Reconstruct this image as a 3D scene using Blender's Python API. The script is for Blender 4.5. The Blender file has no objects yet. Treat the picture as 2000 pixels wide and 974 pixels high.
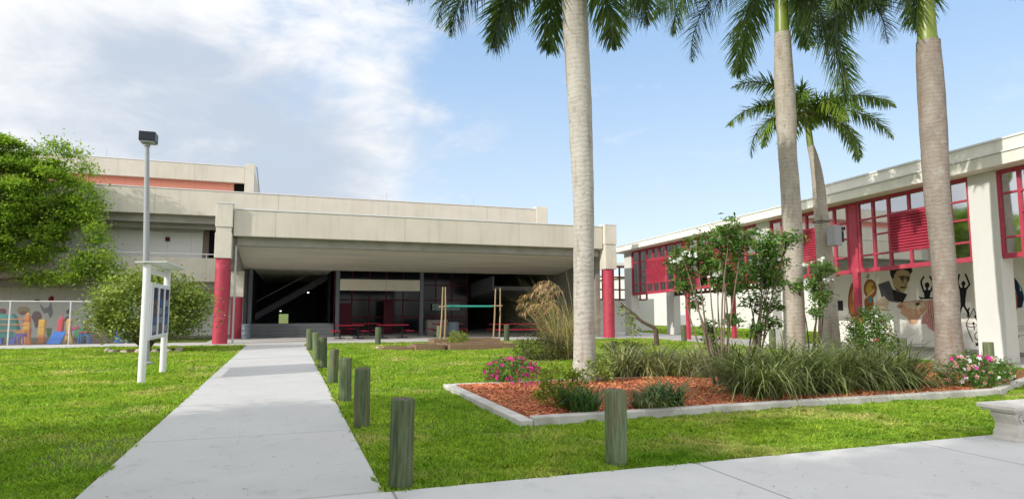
import bpy, bmesh, math, random
import numpy as np
from mathutils import Vector, Matrix

SC = bpy.context.scene
COL = SC.collection
R = math.radians
random.seed(7)
rng = np.random.default_rng(11)

# ------------------------------------------------------------------ camera model (also used to measure positions)
FPX, PITCH, YAW, CAMH = 1240.0, R(5.4), R(19.5), 1.6
FW = np.array([math.sin(YAW)*math.cos(PITCH), math.cos(YAW)*math.cos(PITCH), math.sin(PITCH)])
RT = np.array([math.cos(YAW), -math.sin(YAW), 0.0])
UP = np.cross(RT, FW)
CAM = np.array([0, 0, CAMH])
def ray(x, y): return FW*FPX + RT*(x-1000) + UP*(487-y)
def gnd(x, y, z=0.0):
    d = ray(x, y); return CAM + d*((z-CAMH)/d[2])
def atY(x, y, Y):
    d = ray(x, y); return CAM + d*(Y/d[1])
def atX(x, y, X):
    d = ray(x, y); return CAM + d*(X/d[0])
def atD(x, y, D):
    return CAM + ray(x, y)*(D/FPX)

# ------------------------------------------------------------------ materials
MATS = {}
def nt(m):
    m.use_nodes = True
    return m.node_tree
def mk(name, col, rough=0.8, var=0.0, vscale=3.0, bump=0.0, bscale=40.0, col2=None, stretch=None, spec=0.3,
       island=0.0, transl=0.0, metal=0.0, objrand=0.0, detail=6.0, col3=None, c3scale=0.6, c3lo=0.55, c3hi=0.7):
    """principled material: noise between two colours, optional third colour in larger patches, bump, per-leaf variation"""
    if name in MATS: return MATS[name]
    m = bpy.data.materials.new(name); t = nt(m); N, Lk = t.nodes, t.links
    b = N['Principled BSDF']; out = N['Material Output']
    b.inputs['Roughness'].default_value = rough
    b.inputs['Metallic'].default_value = metal
    b.inputs['Specular IOR Level'].default_value = spec
    c4 = lambda c: (c[0], c[1], c[2], 1)
    tc = N.new('ShaderNodeTexCoord'); mp = N.new('ShaderNodeMapping')
    Lk.new(tc.outputs['Object'], mp.inputs['Vector'])
    if stretch: mp.inputs['Scale'].default_value = stretch
    if objrand:
        oi = N.new('ShaderNodeObjectInfo'); mm = N.new('ShaderNodeVectorMath'); mm.operation = 'SCALE'
        cx = N.new('ShaderNodeCombineXYZ')
        for k in range(3): Lk.new(oi.outputs['Random'], cx.inputs[k])
        mm.inputs['Scale'].default_value = 50.0
        Lk.new(cx.outputs[0], mm.inputs[0]); Lk.new(mm.outputs[0], mp.inputs['Location'])
    cur = None
    if var > 0 or col2:
        if not col2: col2 = tuple(c*(1-var) for c in col)
        nz = N.new('ShaderNodeTexNoise'); nz.inputs['Scale'].default_value = vscale; nz.inputs['Detail'].default_value = detail
        nz.inputs['Roughness'].default_value = 0.65
        Lk.new(mp.outputs[0], nz.inputs['Vector'])
        cr = N.new('ShaderNodeValToRGB'); cr.color_ramp.elements[0].position = 0.33; cr.color_ramp.elements[1].position = 0.67
        cr.color_ramp.elements[0].color = c4(col2); cr.color_ramp.elements[1].color = c4(col)
        Lk.new(nz.outputs['Fac'], cr.inputs['Fac']); cur = cr.outputs['Color']
    if col3:
        n3 = N.new('ShaderNodeTexNoise'); n3.inputs['Scale'].default_value = c3scale; n3.inputs['Detail'].default_value = 8
        Lk.new(mp.outputs[0], n3.inputs['Vector'])
        mr = N.new('ShaderNodeMapRange'); mr.inputs['From Min'].default_value = c3lo; mr.inputs['From Max'].default_value = c3hi
        Lk.new(n3.outputs['Fac'], mr.inputs['Value'])
        mx = N.new('ShaderNodeMixRGB'); Lk.new(mr.outputs[0], mx.inputs['Fac'])
        if cur: Lk.new(cur, mx.inputs['Color1'])
        else: mx.inputs['Color1'].default_value = c4(col)
        mx.inputs['Color2'].default_value = c4(col3); cur = mx.outputs['Color']
    if island > 0 or objrand > 0:
        hs = N.new('ShaderNodeHueSaturation')
        if island > 0:
            ge = N.new('ShaderNodeNewGeometry'); src = ge.outputs['Random Per Island']
        else:
            src = oi.outputs['Random']
        amp = island if island > 0 else objrand
        mv = N.new('ShaderNodeMapRange'); mv.inputs['To Min'].default_value = 1-amp; mv.inputs['To Max'].default_value = 1+amp
        Lk.new(src, mv.inputs['Value']); Lk.new(mv.outputs[0], hs.inputs['Value'])
        if island > 0:
            ml = N.new('ShaderNodeMath'); ml.operation = 'MULTIPLY'; ml.inputs[1].default_value = 7.31
            fr = N.new('ShaderNodeMath'); fr.operation = 'FRACT'
            mh = N.new('ShaderNodeMapRange'); mh.inputs['To Min'].default_value = 0.5-0.05*island; mh.inputs['To Max'].default_value = 0.5+0.035*island
            Lk.new(src, ml.inputs[0]); Lk.new(ml.outputs[0], fr.inputs[0]); Lk.new(fr.outputs[0], mh.inputs['Value']); Lk.new(mh.outputs[0], hs.inputs['Hue'])
        if cur: Lk.new(cur, hs.inputs['Color'])
        else: hs.inputs['Color'].default_value = c4(col)
        cur = hs.outputs['Color']
    if cur: Lk.new(cur, b.inputs['Base Color'])
    else: b.inputs['Base Color'].default_value = c4(col)
    if bump > 0:
        nb = N.new('ShaderNodeTexNoise'); nb.inputs['Scale'].default_value = bscale; nb.inputs['Detail'].default_value = 5
        Lk.new(mp.outputs[0], nb.inputs['Vector'])
        bp = N.new('ShaderNodeBump'); bp.inputs['Strength'].default_value = bump; bp.inputs['Distance'].default_value = 0.02
        Lk.new(nb.outputs['Fac'], bp.inputs['Height']); Lk.new(bp.outputs[0], b.inputs['Normal'])
    if transl > 0:
        tr = N.new('ShaderNodeBsdfTranslucent'); ms = N.new('ShaderNodeMixShader'); ms.inputs[0].default_value = transl
        if cur:
            br = N.new('ShaderNodeMixRGB'); br.blend_type = 'MULTIPLY'; br.inputs[0].default_value = 1
            Lk.new(cur, br.inputs[1]); br.inputs[2].default_value = (1.25, 1.35, 0.6, 1); Lk.new(br.outputs[0], tr.inputs['Color'])
        else: tr.inputs['Color'].default_value = c4(col)
        Lk.new(b.outputs[0], ms.inputs[1]); Lk.new(tr.outputs[0], ms.inputs[2]); Lk.new(ms.outputs[0], out.inputs['Surface'])
    MATS[name] = m
    return m

def add_lines(m, axis, period, width, depthcol=0.55, offset=0.0, bump=0.5):
    """thin dark joints across a material every `period` metres along an axis (object space)"""
    t = m.node_tree; N, Lk = t.nodes, t.links; b = N['Principled BSDF']
    tc = N.new('ShaderNodeTexCoord'); sp = N.new('ShaderNodeSeparateXYZ'); Lk.new(tc.outputs['Object'], sp.inputs[0])
    ad = N.new('ShaderNodeMath'); ad.operation = 'ADD'; ad.inputs[1].default_value = offset; Lk.new(sp.outputs[axis], ad.inputs[0])
    pp = N.new('ShaderNodeMath'); pp.operation = 'PINGPONG'; pp.inputs[1].default_value = period/2; Lk.new(ad.outputs[0], pp.inputs[0])
    mr = N.new('ShaderNodeMapRange'); mr.inputs['From Min'].default_value = width*0.5; mr.inputs['From Max'].default_value = width
    mr.inputs['To Min'].default_value = depthcol; mr.inputs['To Max'].default_value = 1.0
    Lk.new(pp.outputs[0], mr.inputs['Value'])
    src = b.inputs['Base Color'].links[0].from_socket if b.inputs['Base Color'].links else None
    mx = N.new('ShaderNodeMixRGB'); mx.blend_type = 'MULTIPLY'; mx.inputs[0].default_value = 1
    if src: Lk.new(src, mx.inputs[1])
    else: mx.inputs[1].default_value = b.inputs['Base Color'].default_value
    Lk.new(mr.outputs[0], mx.inputs[2]); Lk.new(mx.outputs[0], b.inputs['Base Color'])
    return m

def cracks(m, scale=0.28, width=0.005, dark=0.8):
    """thin wandering cracks and a few darker stains on concrete paving"""
    t = m.node_tree; N, Lk = t.nodes, t.links; b = N['Principled BSDF']
    tc = N.new('ShaderNodeTexCoord'); nz = N.new('ShaderNodeTexNoise'); nz.inputs['Scale'].default_value = 1.7; nz.inputs['Detail'].default_value = 6; Lk.new(tc.outputs['Object'], nz.inputs['Vector'])
    ma = N.new('ShaderNodeVectorMath'); ma.operation = 'MULTIPLY_ADD'; Lk.new(nz.outputs['Color'], ma.inputs[0]); ma.inputs[1].default_value = (0.6, 0.6, 0); Lk.new(tc.outputs['Object'], ma.inputs[2])
    vo = N.new('ShaderNodeTexVoronoi'); vo.feature = 'DISTANCE_TO_EDGE'; vo.inputs['Scale'].default_value = scale; Lk.new(ma.outputs[0], vo.inputs['Vector'])
    mr = N.new('ShaderNodeMapRange'); mr.inputs['From Min'].default_value = width*0.3*scale; mr.inputs['From Max'].default_value = width*scale; mr.inputs['To Min'].default_value = dark; Lk.new(vo.outputs['Distance'], mr.inputs['Value'])
    n2 = N.new('ShaderNodeTexNoise'); n2.inputs['Scale'].default_value = 2.6; n2.inputs['Detail'].default_value = 9; n2.inputs['Roughness'].default_value = 0.7; Lk.new(tc.outputs['Object'], n2.inputs['Vector'])
    m2 = N.new('ShaderNodeMapRange'); m2.inputs['From Min'].default_value = 0.56; m2.inputs['From Max'].default_value = 0.72; m2.inputs['To Min'].default_value = 1.0; m2.inputs['To Max'].default_value = 0.82; Lk.new(n2.outputs['Fac'], m2.inputs['Value'])
    mm = N.new('ShaderNodeMath'); mm.operation = 'MULTIPLY'; Lk.new(mr.outputs[0], mm.inputs[0]); Lk.new(m2.outputs[0], mm.inputs[1])
    src = b.inputs['Base Color'].links[0].from_socket
    mx = N.new('ShaderNodeMixRGB'); mx.blend_type = 'MULTIPLY'; mx.inputs[0].default_value = 1
    Lk.new(src, mx.inputs[1]); Lk.new(mm.outputs[0], mx.inputs[2]); Lk.new(mx.outputs[0], b.inputs['Base Color'])
    return m
def streaks(m, strength=0.35, scale=(1.2, 1.2, 0.12)):
    """rain streaks running down a wall"""
    t = m.node_tree; N, Lk = t.nodes, t.links; b = N['Principled BSDF']
    tc = N.new('ShaderNodeTexCoord'); mp = N.new('ShaderNodeMapping'); mp.inputs['Scale'].default_value = scale
    Lk.new(tc.outputs['Object'], mp.inputs[0])
    nz = N.new('ShaderNodeTexNoise'); nz.inputs['Scale'].default_value = 3.0; nz.inputs['Detail'].default_value = 7; Lk.new(mp.outputs[0], nz.inputs['Vector'])
    mr = N.new('ShaderNodeMapRange'); mr.inputs['From Min'].default_value = 0.5; mr.inputs['From Max'].default_value = 0.75
    mr.inputs['To Min'].default_value = 1.0; mr.inputs['To Max'].default_value = 1-strength; Lk.new(nz.outputs['Fac'], mr.inputs['Value'])
    src = b.inputs['Base Color'].links[0].from_socket
    mx = N.new('ShaderNodeMixRGB'); mx.blend_type = 'MULTIPLY'; mx.inputs[0].default_value = 1
    Lk.new(src, mx.inputs[1]); Lk.new(mr.outputs[0], mx.inputs[2]); Lk.new(mx.outputs[0], b.inputs['Base Color'])
    return m

M_CONC = streaks(mk('beige_concrete', (0.65, 0.60, 0.51), 0.9, var=0.10, vscale=0.9, bump=0.25, bscale=25, col3=(0.55, 0.50, 0.41), c3scale=0.25, c3lo=0.55, c3hi=0.8), 0.13)
add_lines(M_CONC, 0, 6.2, 0.022, 0.72, offset=1.4)
M_CONCW = streaks(mk('pale_concrete', (0.68, 0.63, 0.54), 0.9, var=0.12, vscale=1.2, bump=0.25, bscale=25), 0.2)
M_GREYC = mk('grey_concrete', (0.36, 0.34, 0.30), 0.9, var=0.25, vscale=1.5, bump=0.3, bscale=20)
M_SOFF = add_lines(mk('formwork_concrete', (0.68, 0.64, 0.56), 0.9, var=0.22, vscale=0.8, bump=0.2, bscale=20, stretch=(0.3, 2.5, 1)), 1, 0.6, 0.02, 0.75)
M_CAP = mk('white_metal_flashing', (0.74, 0.74, 0.74), 0.5, var=0.06)
M_WHITE = mk('white_wall_paint', (0.67, 0.66, 0.63), 0.85, var=0.06, vscale=0.7, bump=0.1, bscale=30)
M_WHITEP = add_lines(mk('white_wall_panel', (0.84, 0.83, 0.79), 0.85, var=0.08, vscale=0.5, bump=0.1), 0, 1.22, 0.012, 0.75)
M_WARM = streaks(mk('cream_wall_paint', (0.86, 0.84, 0.77), 0.85, var=0.08, vscale=0.6, bump=0.1, bscale=30), 0.1)
M_ROOFW = streaks(mk('cream_eave_concrete', (0.84, 0.81, 0.73), 0.85, var=0.1, vscale=0.7, bump=0.15, bscale=30), 0.14)
M_RED = mk('red_paint', (0.47, 0.048, 0.085), 0.5, var=0.22, vscale=3.2, col3=(0.52, 0.13, 0.15), c3scale=1.8, c3lo=0.58, c3hi=0.75, bump=0.06, bscale=18, spec=0.4)
M_DRED = mk('dark_red_paint', (0.10, 0.008, 0.02), 0.6, var=0.1)
M_TRED = mk('table_red', (0.42, 0.02, 0.05), 0.4, var=0.1)
M_ORANGE = add_lines(mk('salmon_panel', (0.92, 0.38, 0.28), 0.8, var=0.08, vscale=0.6), 0, 2.3, 0.02, 0.8)
M_DARK = mk('dark_paint_and_shade', (0.025, 0.026, 0.03), 0.7, var=0.1)  # dark painted parts, and the painted-in shade of the two wall recesses
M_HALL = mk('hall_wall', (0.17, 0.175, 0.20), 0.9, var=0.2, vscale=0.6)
M_HALLB = mk('hall_beam', (0.62, 0.60, 0.56), 0.9, var=0.2)
M_RIB = add_lines(mk('ribbed_concrete', (0.32, 0.30, 0.26), 0.95, var=0.2, vscale=1.2), 1, 0.35, 0.06, 0.6)
M_COUNTER = add_lines(mk('counter_grey', (0.12, 0.13, 0.14), 0.7, var=0.15), 2, 0.2, 0.012, 0.5)
M_POSTB = mk('blue_grey_metal', (0.13, 0.15, 0.17), 0.6, var=0.1)
M_METAL = mk('galvanised_metal', (0.55, 0.56, 0.57), 0.45, var=0.1, metal=0.55)
M_GALV = mk('lamp_pole_grey', (0.36, 0.37, 0.39), 0.5, var=0.08)
M_LAMPB = mk('lamp_head_black', (0.02, 0.025, 0.035), 0.4, var=0.1)
M_LENS = mk('lamp_lens', (0.5, 0.5, 0.48), 0.3)
M_SIGNW = mk('sign_white', (0.80, 0.80, 0.82), 0.45, var=0.04, vscale=4)
M_FLOOR = mk('apron_concrete', (0.55, 0.535, 0.51), 0.85, var=0.14, vscale=0.8, bump=0.15, bscale=40)
M_WALK = mk('walk_concrete', (0.52, 0.513, 0.50), 0.85, var=0.10, vscale=0.7, bump=0.2, bscale=55, col3=(0.46, 0.452, 0.438), c3scale=0.35, c3lo=0.5, c3hi=0.75)
add_lines(M_WALK, 1, 3.0, 0.016, 0.68, offset=0.25)
M_SIDE = mk('sidewalk_concrete', (0.60, 0.59, 0.575), 0.85, var=0.10, vscale=0.9, bump=0.2, bscale=55, col3=(0.51, 0.505, 0.50), c3scale=0.5, c3lo=0.5, c3hi=0.75)
add_lines(M_SIDE, 0, 3.1, 0.016, 0.5, offset=-0.92); cracks(M_SIDE); cracks(M_WALK, 0.24); cracks(M_FLOOR, 0.3)
M_KERB = streaks(mk('kerb_concrete', (0.60, 0.58, 0.54), 0.9, var=0.22, vscale=2.5, bump=0.35, bscale=30, col3=(0.38, 0.36, 0.32), c3scale=1.5, c3lo=0.55, c3hi=0.7), 0.2)
M_SOIL = mk('lawn_soil', (0.17, 0.22, 0.035), 0.95, col2=(0.06, 0.09, 0.014), vscale=2.2, bump=0.8, bscale=60, col3=(0.24, 0.20, 0.11), c3scale=0.9, c3lo=0.64, c3hi=0.74)
M_BLADE = mk('grass_blade', (0.40, 0.535, 0.075), 0.6, col2=(0.18, 0.345, 0.036), vscale=0.6, island=0.55, transl=0.4, spec=0.12, col3=(0.62, 0.56, 0.24), c3scale=0.7, c3lo=0.53, c3hi=0.74)
M_MULCH = mk('mulch_red', (0.44, 0.16, 0.07), 0.95, col2=(0.20, 0.05, 0.018), vscale=14, bump=1.0, bscale=60)
M_CHIP = mk('mulch_chip', (0.78, 0.33, 0.15), 0.9, col2=(0.42, 0.15, 0.07), vscale=1.5, island=0.6)
M_DIRT = mk('dry_leaf_mulch', (0.20, 0.11, 0.06), 0.95, col2=(0.10, 0.055, 0.03), vscale=12, bump=1.0, bscale=50)
M_WOODG = mk('bollard_wood', (0.17, 0.205, 0.11), 0.85, col2=(0.06, 0.09, 0.04), vscale=5, stretch=(7, 7, 0.5), bump=0.9, bscale=9, objrand=0.32,
             col3=(0.14, 0.10, 0.06), c3scale=1.1, c3lo=0.56, c3hi=0.70)
M_WOODT = mk('bollard_end_grain', (0.16, 0.14, 0.10), 0.9, col2=(0.07, 0.06, 0.045), vscale=25, bump=0.8, bscale=60, objrand=0.12)
M_LUMBER = mk('weathered_lumber', (0.30, 0.20, 0.12), 0.85, col2=(0.19, 0.125, 0.08), vscale=4, stretch=(0.5, 6, 6), bump=0.6, bscale=12)
M_STAKE = mk('bamboo_stake', (0.46, 0.33, 0.19), 0.8, var=0.35, vscale=6, stretch=(4, 4, 0.6))
M_TEAL = mk('green_pipe', (0.03, 0.30, 0.25), 0.4)
def palm_bark(name, a, b_, seed):
    m = mk(name, a, 0.9, col2=b_, vscale=1.3, stretch=(1.5, 1.5, 0.9), bump=0.0)
    t = m.node_tree; N, Lk = t.nodes, t.links; b = N['Principled BSDF']
    tc = N.new('ShaderNodeTexCoord')
    wv = N.new('ShaderNodeTexWave'); wv.wave_type = 'BANDS'; wv.bands_direction = 'Z'
    wv.inputs['Scale'].default_value = 2.9; wv.inputs['Distortion'].default_value = 7.0; wv.inputs['Detail'].default_value = 3; wv.inputs['Detail Scale'].default_value = 1.4
    wv.inputs['Phase Offset'].default_value = seed
    Lk.new(tc.outputs['Object'], wv.inputs['Vector'])
    cr = N.new('ShaderNodeValToRGB'); cr.color_ramp.elements[0].position = 0.0; cr.color_ramp.elements[0].color = (0.80, 0.77, 0.74, 1)
    cr.color_ramp.elements[1].position = 0.22; cr.color_ramp.elements[1].color = (1, 1, 1, 1)
    Lk.new(wv.outputs['Fac'], cr.inputs[0])
    src = b.inputs['Base Color'].links[0].from_socket
    mx = N.new('ShaderNodeMixRGB'); mx.blend_type = 'MULTIPLY'; mx.inputs[0].default_value = 0.45
    Lk.new(src, mx.inputs[1]); Lk.new(cr.outputs[0], mx.inputs[2])
    # vertical brown scars near the top of the trunk
    mp = N.new('ShaderNodeMapping'); mp.inputs['Scale'].default_value = (5, 5, 0.8); Lk.new(tc.outputs['Object'], mp.inputs[0])
    nz = N.new('ShaderNodeTexNoise'); nz.inputs['Scale'].default_value = 1.6; nz.inputs['Detail'].default_value = 6; Lk.new(mp.outputs[0], nz.inputs['Vector'])
    mr = N.new('ShaderNodeMapRange'); mr.inputs['From Min'].default_value = 0.56; mr.inputs['From Max'].default_value = 0.72; mr.inputs['To Max'].default_value = 0.55
    Lk.new(nz.outputs['Fac'], mr.inputs['Value'])
    m2 = N.new('ShaderNodeMixRGB'); Lk.new(mr.outputs[0], m2.inputs[0]); Lk.new(mx.outputs[0], m2.inputs[1]); m2.inputs[2].default_value = (0.22, 0.14, 0.09, 1)
    n4 = N.new('ShaderNodeTexNoise'); n4.inputs['Scale'].default_value = 3.2; n4.inputs['Detail'].default_value = 9; n4.inputs['Roughness'].default_value = 0.7; Lk.new(tc.outputs['Object'], n4.inputs['Vector'])
    r4 = N.new('ShaderNodeMapRange'); r4.inputs['From Min'].default_value = 0.52; r4.inputs['From Max'].default_value = 0.66; r4.inputs['To Max'].default_value = 0.22; Lk.new(n4.outputs['Fac'], r4.inputs['Value'])
    m4 = N.new('ShaderNodeMixRGB'); Lk.new(r4.outputs[0], m4.inputs[0]); Lk.new(m2.outputs[0], m4.inputs[1]); m4.inputs[2].default_value = (0.60, 0.59, 0.55, 1)
    n5 = N.new('ShaderNodeTexNoise'); n5.inputs['Scale'].default_value = 9; n5.inputs['Detail'].default_value = 8; Lk.new(tc.outputs['Object'], n5.inputs['Vector'])
    r5 = N.new('ShaderNodeMapRange'); r5.inputs['From Min'].default_value = 0.58; r5.inputs['From Max'].default_value = 0.7; r5.inputs['To Max'].default_value = 0.5; Lk.new(n5.outputs['Fac'], r5.inputs['Value'])
    m5 = N.new('ShaderNodeMixRGB'); Lk.new(r5.outputs[0], m5.inputs[0]); Lk.new(m4.outputs[0], m5.inputs[1]); m5.inputs[2].default_value = (0.17, 0.16, 0.14, 1)
    Lk.new(m5.outputs[0], b.inputs['Base Color'])
    n2 = N.new('ShaderNodeTexNoise'); n2.inputs['Scale'].default_value = 30; Lk.new(tc.outputs['Object'], n2.inputs['Vector'])
    ad = N.new('ShaderNodeMath'); ad.operation = 'ADD'; Lk.new(wv.outputs['Fac'], ad.inputs[0]); Lk.new(n2.outputs['Fac'], ad.inputs[1])
    bp = N.new('ShaderNodeBump'); bp.inputs['Strength'].default_value = 0.28; bp.inputs['Distance'].default_value = 0.015
    Lk.new(ad.outputs[0], bp.inputs['Height']); Lk.new(bp.outputs[0], b.inputs['Normal'])
    return m
M_PBARK = palm_bark('palm_bark_pale', (0.50, 0.475, 0.43), (0.40, 0.375, 0.33), 0.0)
M_PBARK2 = palm_bark('palm_bark_tan', (0.45, 0.41, 0.35), (0.34, 0.295, 0.24), 2.0)
M_PBARK3 = palm_bark('palm_bark_brown', (0.31, 0.27, 0.23), (0.22, 0.18, 0.15), 4.0)
M_SHAFT = mk('crownshaft_green', (0.22, 0.27, 0.035), 0.4, col2=(0.13, 0.19, 0.03), vscale=2, stretch=(4, 4, 0.4), spec=0.5)
M_FROND = mk('palm_leaflet', (0.155, 0.23, 0.07), 0.38, col2=(0.065, 0.125, 0.052), vscale=1.2, island=0.55, transl=0.3, spec=0.3)
M_FRONDY = mk('palm_leaflet_young', (0.26, 0.36, 0.05), 0.42, col2=(0.09, 0.18, 0.04), vscale=1.5, island=0.4, transl=0.3, spec=0.35)
M_RACH = mk('palm_rachis', (0.16, 0.15, 0.04), 0.6, var=0.3)
M_RACHB = mk('palm_rachis_brown', (0.14, 0.08, 0.035), 0.7, var=0.3)
M_TREEL = mk('tree_leaf', (0.34, 0.48, 0.07), 0.5, col2=(0.15, 0.27, 0.035), vscale=1.1, island=0.5, transl=0.45, spec=0.2)
M_BARK = mk('tree_bark', (0.14, 0.10, 0.07), 0.95, var=0.4, vscale=6, bump=0.8, bscale=12)
M_BUSHL = mk('bush_leaf', (0.36, 0.44, 0.10), 0.42, col2=(0.12, 0.19, 0.04), vscale=1.6, island=0.5, transl=0.3, spec=0.35)
M_SHRUBL = mk('shrub_leaf', (0.15, 0.155, 0.055), 0.5, col2=(0.085, 0.095, 0.035), vscale=3, island=0.5, transl=0.2)
M_OLEAL = mk('oleander_leaf', (0.16, 0.29, 0.055), 0.42, col2=(0.065, 0.15, 0.03), vscale=2.5, island=0.45, transl=0.28, spec=0.35)
M_YELL = mk('yellow_green_leaf', (0.34, 0.38, 0.05), 0.5, col2=(0.15, 0.21, 0.03), vscale=4, island=0.4, transl=0.3)
M_GRASSO = mk('ornamental_grass_leaf', (0.25, 0.31, 0.11), 0.36, col2=(0.10, 0.13, 0.045), vscale=2.0, island=0.7, transl=0.22, spec=0.3)
M_GRASSP = mk('pale_ornamental_grass_leaf', (0.46, 0.46, 0.22), 0.4, col2=(0.19, 0.22, 0.075), vscale=2.0, island=0.65, transl=0.25, spec=0.3)
M_LILY = mk('dark_strap_leaf', (0.10, 0.20, 0.05), 0.4, col2=(0.045, 0.11, 0.03), vscale=3, island=0.45, transl=0.2, spec=0.35)
M_DRY = mk('dry_grass_blade', (0.56, 0.47, 0.25), 0.8, col2=(0.36, 0.33, 0.15), vscale=3, island=0.4, transl=0.2)
M_PLUME = mk('dry_seed_plume', (0.50, 0.34, 0.19), 0.9, island=0.35, transl=0.2)
M_MAG = mk('magenta_blossom', (0.62, 0.012, 0.27), 0.6, island=0.3, transl=0.2)
M_PINK = mk('pink_blossom', (0.82, 0.38, 0.42), 0.6, island=0.2, transl=0.2)
M_WBL = mk('white_blossom', (0.84, 0.84, 0.86), 0.6, island=0.08, transl=0.25)
M_RBL = mk('red_blossom', (0.62, 0.02, 0.04), 0.6, island=0.25, transl=0.2)
M_OBL = mk('orange_blossom', (0.75, 0.20, 0.05), 0.6, island=0.25, transl=0.2)
M_STEM = mk('woody_stem', (0.21, 0.16, 0.11), 0.9, var=0.35, vscale=8)
M_BENCH = mk('cast_concrete', (0.66, 0.62, 0.57), 0.85, var=0.2, vscale=6, bump=0.5, bscale=35)
M_STONE = mk('pale_stone', (0.52, 0.44, 0.36), 0.9, var=0.3, vscale=6, bump=0.5, bscale=15)
M_BARREL = mk('barrel_blue_grey', (0.14, 0.18, 0.22), 0.5, var=0.15)
def flat(name, c, rough=0.6): return mk(name, c, rough, var=0.08, vscale=5)
T_PURPLE = flat('plastic_purple', (0.22, 0.07, 0.55)); T_YELLOW = flat('plastic_yellow', (0.75, 0.42, 0.03)); T_BLUE = flat('plastic_blue', (0.015, 0.16, 0.62))
T_RED = flat('plastic_red', (0.70, 0.02, 0.03)); T_TEAL = flat('plastic_teal', (0.0, 0.24, 0.22)); T_GREEN = flat('plastic_green', (0.0, 0.24, 0.10))
T_ORANGE = flat('plastic_orange', (0.70, 0.22, 0.02)); T_PINK = flat('plastic_pink', (0.70, 0.03, 0.20)); T_BROWN = flat('plastic_brown', (0.20, 0.10, 0.06))
def glass_mat():
    m = bpy.data.materials.new('window_glass'); t = nt(m); N, Lk = t.nodes, t.links
    N.remove(N['Principled BSDF']); out = N['Material Output']
    gl = N.new('ShaderNodeBsdfGlossy'); gl.inputs['Roughness'].default_value = 0.03; gl.inputs['Color'].default_value = (0.9, 0.92, 0.94, 1)
    tr = N.new('ShaderNodeBsdfTransparent'); tr.inputs['Color'].default_value = (0.80, 0.82, 0.82, 1)
    lw = N.new('ShaderNodeLayerWeight'); lw.inputs['Blend'].default_value = 0.42
    mr = N.new('ShaderNodeMapRange'); mr.inputs['To Min'].default_value = 0.5; mr.inputs['To Max'].default_value = 0.97
    Lk.new(lw.outputs['Fresnel'], mr.inputs['Value'])
    ms = N.new('ShaderNodeMixShader'); Lk.new(mr.outputs[0], ms.inputs[0]); Lk.new(tr.outputs[0], ms.inputs[1]); Lk.new(gl.outputs[0], ms.inputs[2])
    Lk.new(ms.outputs[0], out.inputs['Surface'])
    return m
M_GLASS = glass_mat()

# ------------------------------------------------------------------ mesh building
class MB:
    def __init__(s): s.v = []; s.f = []; s.m = []
    def add(s, vs, fs, mi=0):
        o = len(s.v); s.v += [tuple(float(c) for c in p) for p in vs]
        s.f += [tuple(o+i for i in f) for f in fs]; s.m += [mi]*len(fs); return s
    def box(s, x0, x1, y0, y1, z0, z1, mi=0):
        return s.hexa([(x0,y0,z0),(x1,y0,z0),(x1,y1,z0),(x0,y1,z0)], [(x0,y0,z1),(x1,y0,z1),(x1,y1,z1),(x0,y1,z1)], mi)
    def hexa(s, lo, hi, mi=0):
        return s.add(list(lo)+list(hi), [(3,2,1,0),(4,5,6,7),(0,1,5,4),(1,2,6,5),(2,3,7,6),(3,0,4,7)], mi)
    def prism(s, poly, z0, z1, mi=0):
        n = len(poly); vs = [(p[0],p[1],z0) for p in poly]+[(p[0],p[1],z1) for p in poly]
        fs = [tuple(range(n-1,-1,-1)), tuple(range(n,2*n))]+[(i,(i+1)%n,n+(i+1)%n,n+i) for i in range(n)]
        return s.add(vs, fs, mi)
    def extr(s, poly3, off, mi=0):
        n = len(poly3); off = np.array(off, float); a = [np.array(p, float) for p in poly3]
        vs = a+[p+off for p in a]
        return s.add(vs, [tuple(range(n-1,-1,-1)), tuple(range(n,2*n))]+[(i,(i+1)%n,n+(i+1)%n,n+i) for i in range(n)], mi)
    def tube(s, pts, rad, n=8, mi=0, cap=True, jitter=0.0):
        pts = [np.array(p, float) for p in pts]
        if not hasattr(rad, '__len__'): rad = [rad]*len(pts)
        vs = []; prev = None
        for i, p in enumerate(pts):
            t = pts[min(i+1,len(pts)-1)]-pts[max(i-1,0)]; t /= (np.linalg.norm(t)+1e-9)
            if prev is None:
                ref = np.array([1,0,0.]) if abs(t[0]) < 0.9 else np.array([0,1.,0])
                u = ref-t*(ref@t)
            else: u = prev-t*(prev@t)
            u /= (np.linalg.norm(u)+1e-9); prev = u; w = np.cross(t, u)
            for k in range(n):
                a = 2*math.pi*k/n; r = rad[i]*(1+jitter*random.uniform(-1,1))
                vs.append(p+(u*math.cos(a)+w*math.sin(a))*r)
        fs = [(i*n+k, i*n+(k+1)%n, (i+1)*n+(k+1)%n, (i+1)*n+k) for i in range(len(pts)-1) for k in range(n)]
        if cap: fs += [tuple(range(n-1,-1,-1)), tuple((len(pts)-1)*n+k for k in range(n))]
        return s.add(vs, fs, mi)
    def lathe(s, c, prof, n=20, mi=0):
        return s.tube([(c[0],c[1],c[2]+z) for r, z in prof], [max(r,1e-4) for r, z in prof], n, mi)
    def build(s, name, mat, parent=None, smooth=False, bevel=0.0, base=None):
        me = bpy.data.meshes.new(name)
        off = np.array(base if base is not None else (OFF.get(parent.name, (0,0,0)) if parent else (0,0,0)), float)
        me.from_pydata([tuple(np.array(v)-off) for v in s.v], [], s.f)
        for m in (mat if isinstance(mat, (list, tuple)) else [mat]): me.materials.append(m)
        me.polygons.foreach_set('material_index', s.m)
        if smooth: me.polygons.foreach_set('use_smooth', [True]*len(s.f))
        me.update()
        return link(name, me, parent, off, smooth, bevel)
OFF = {}
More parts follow.
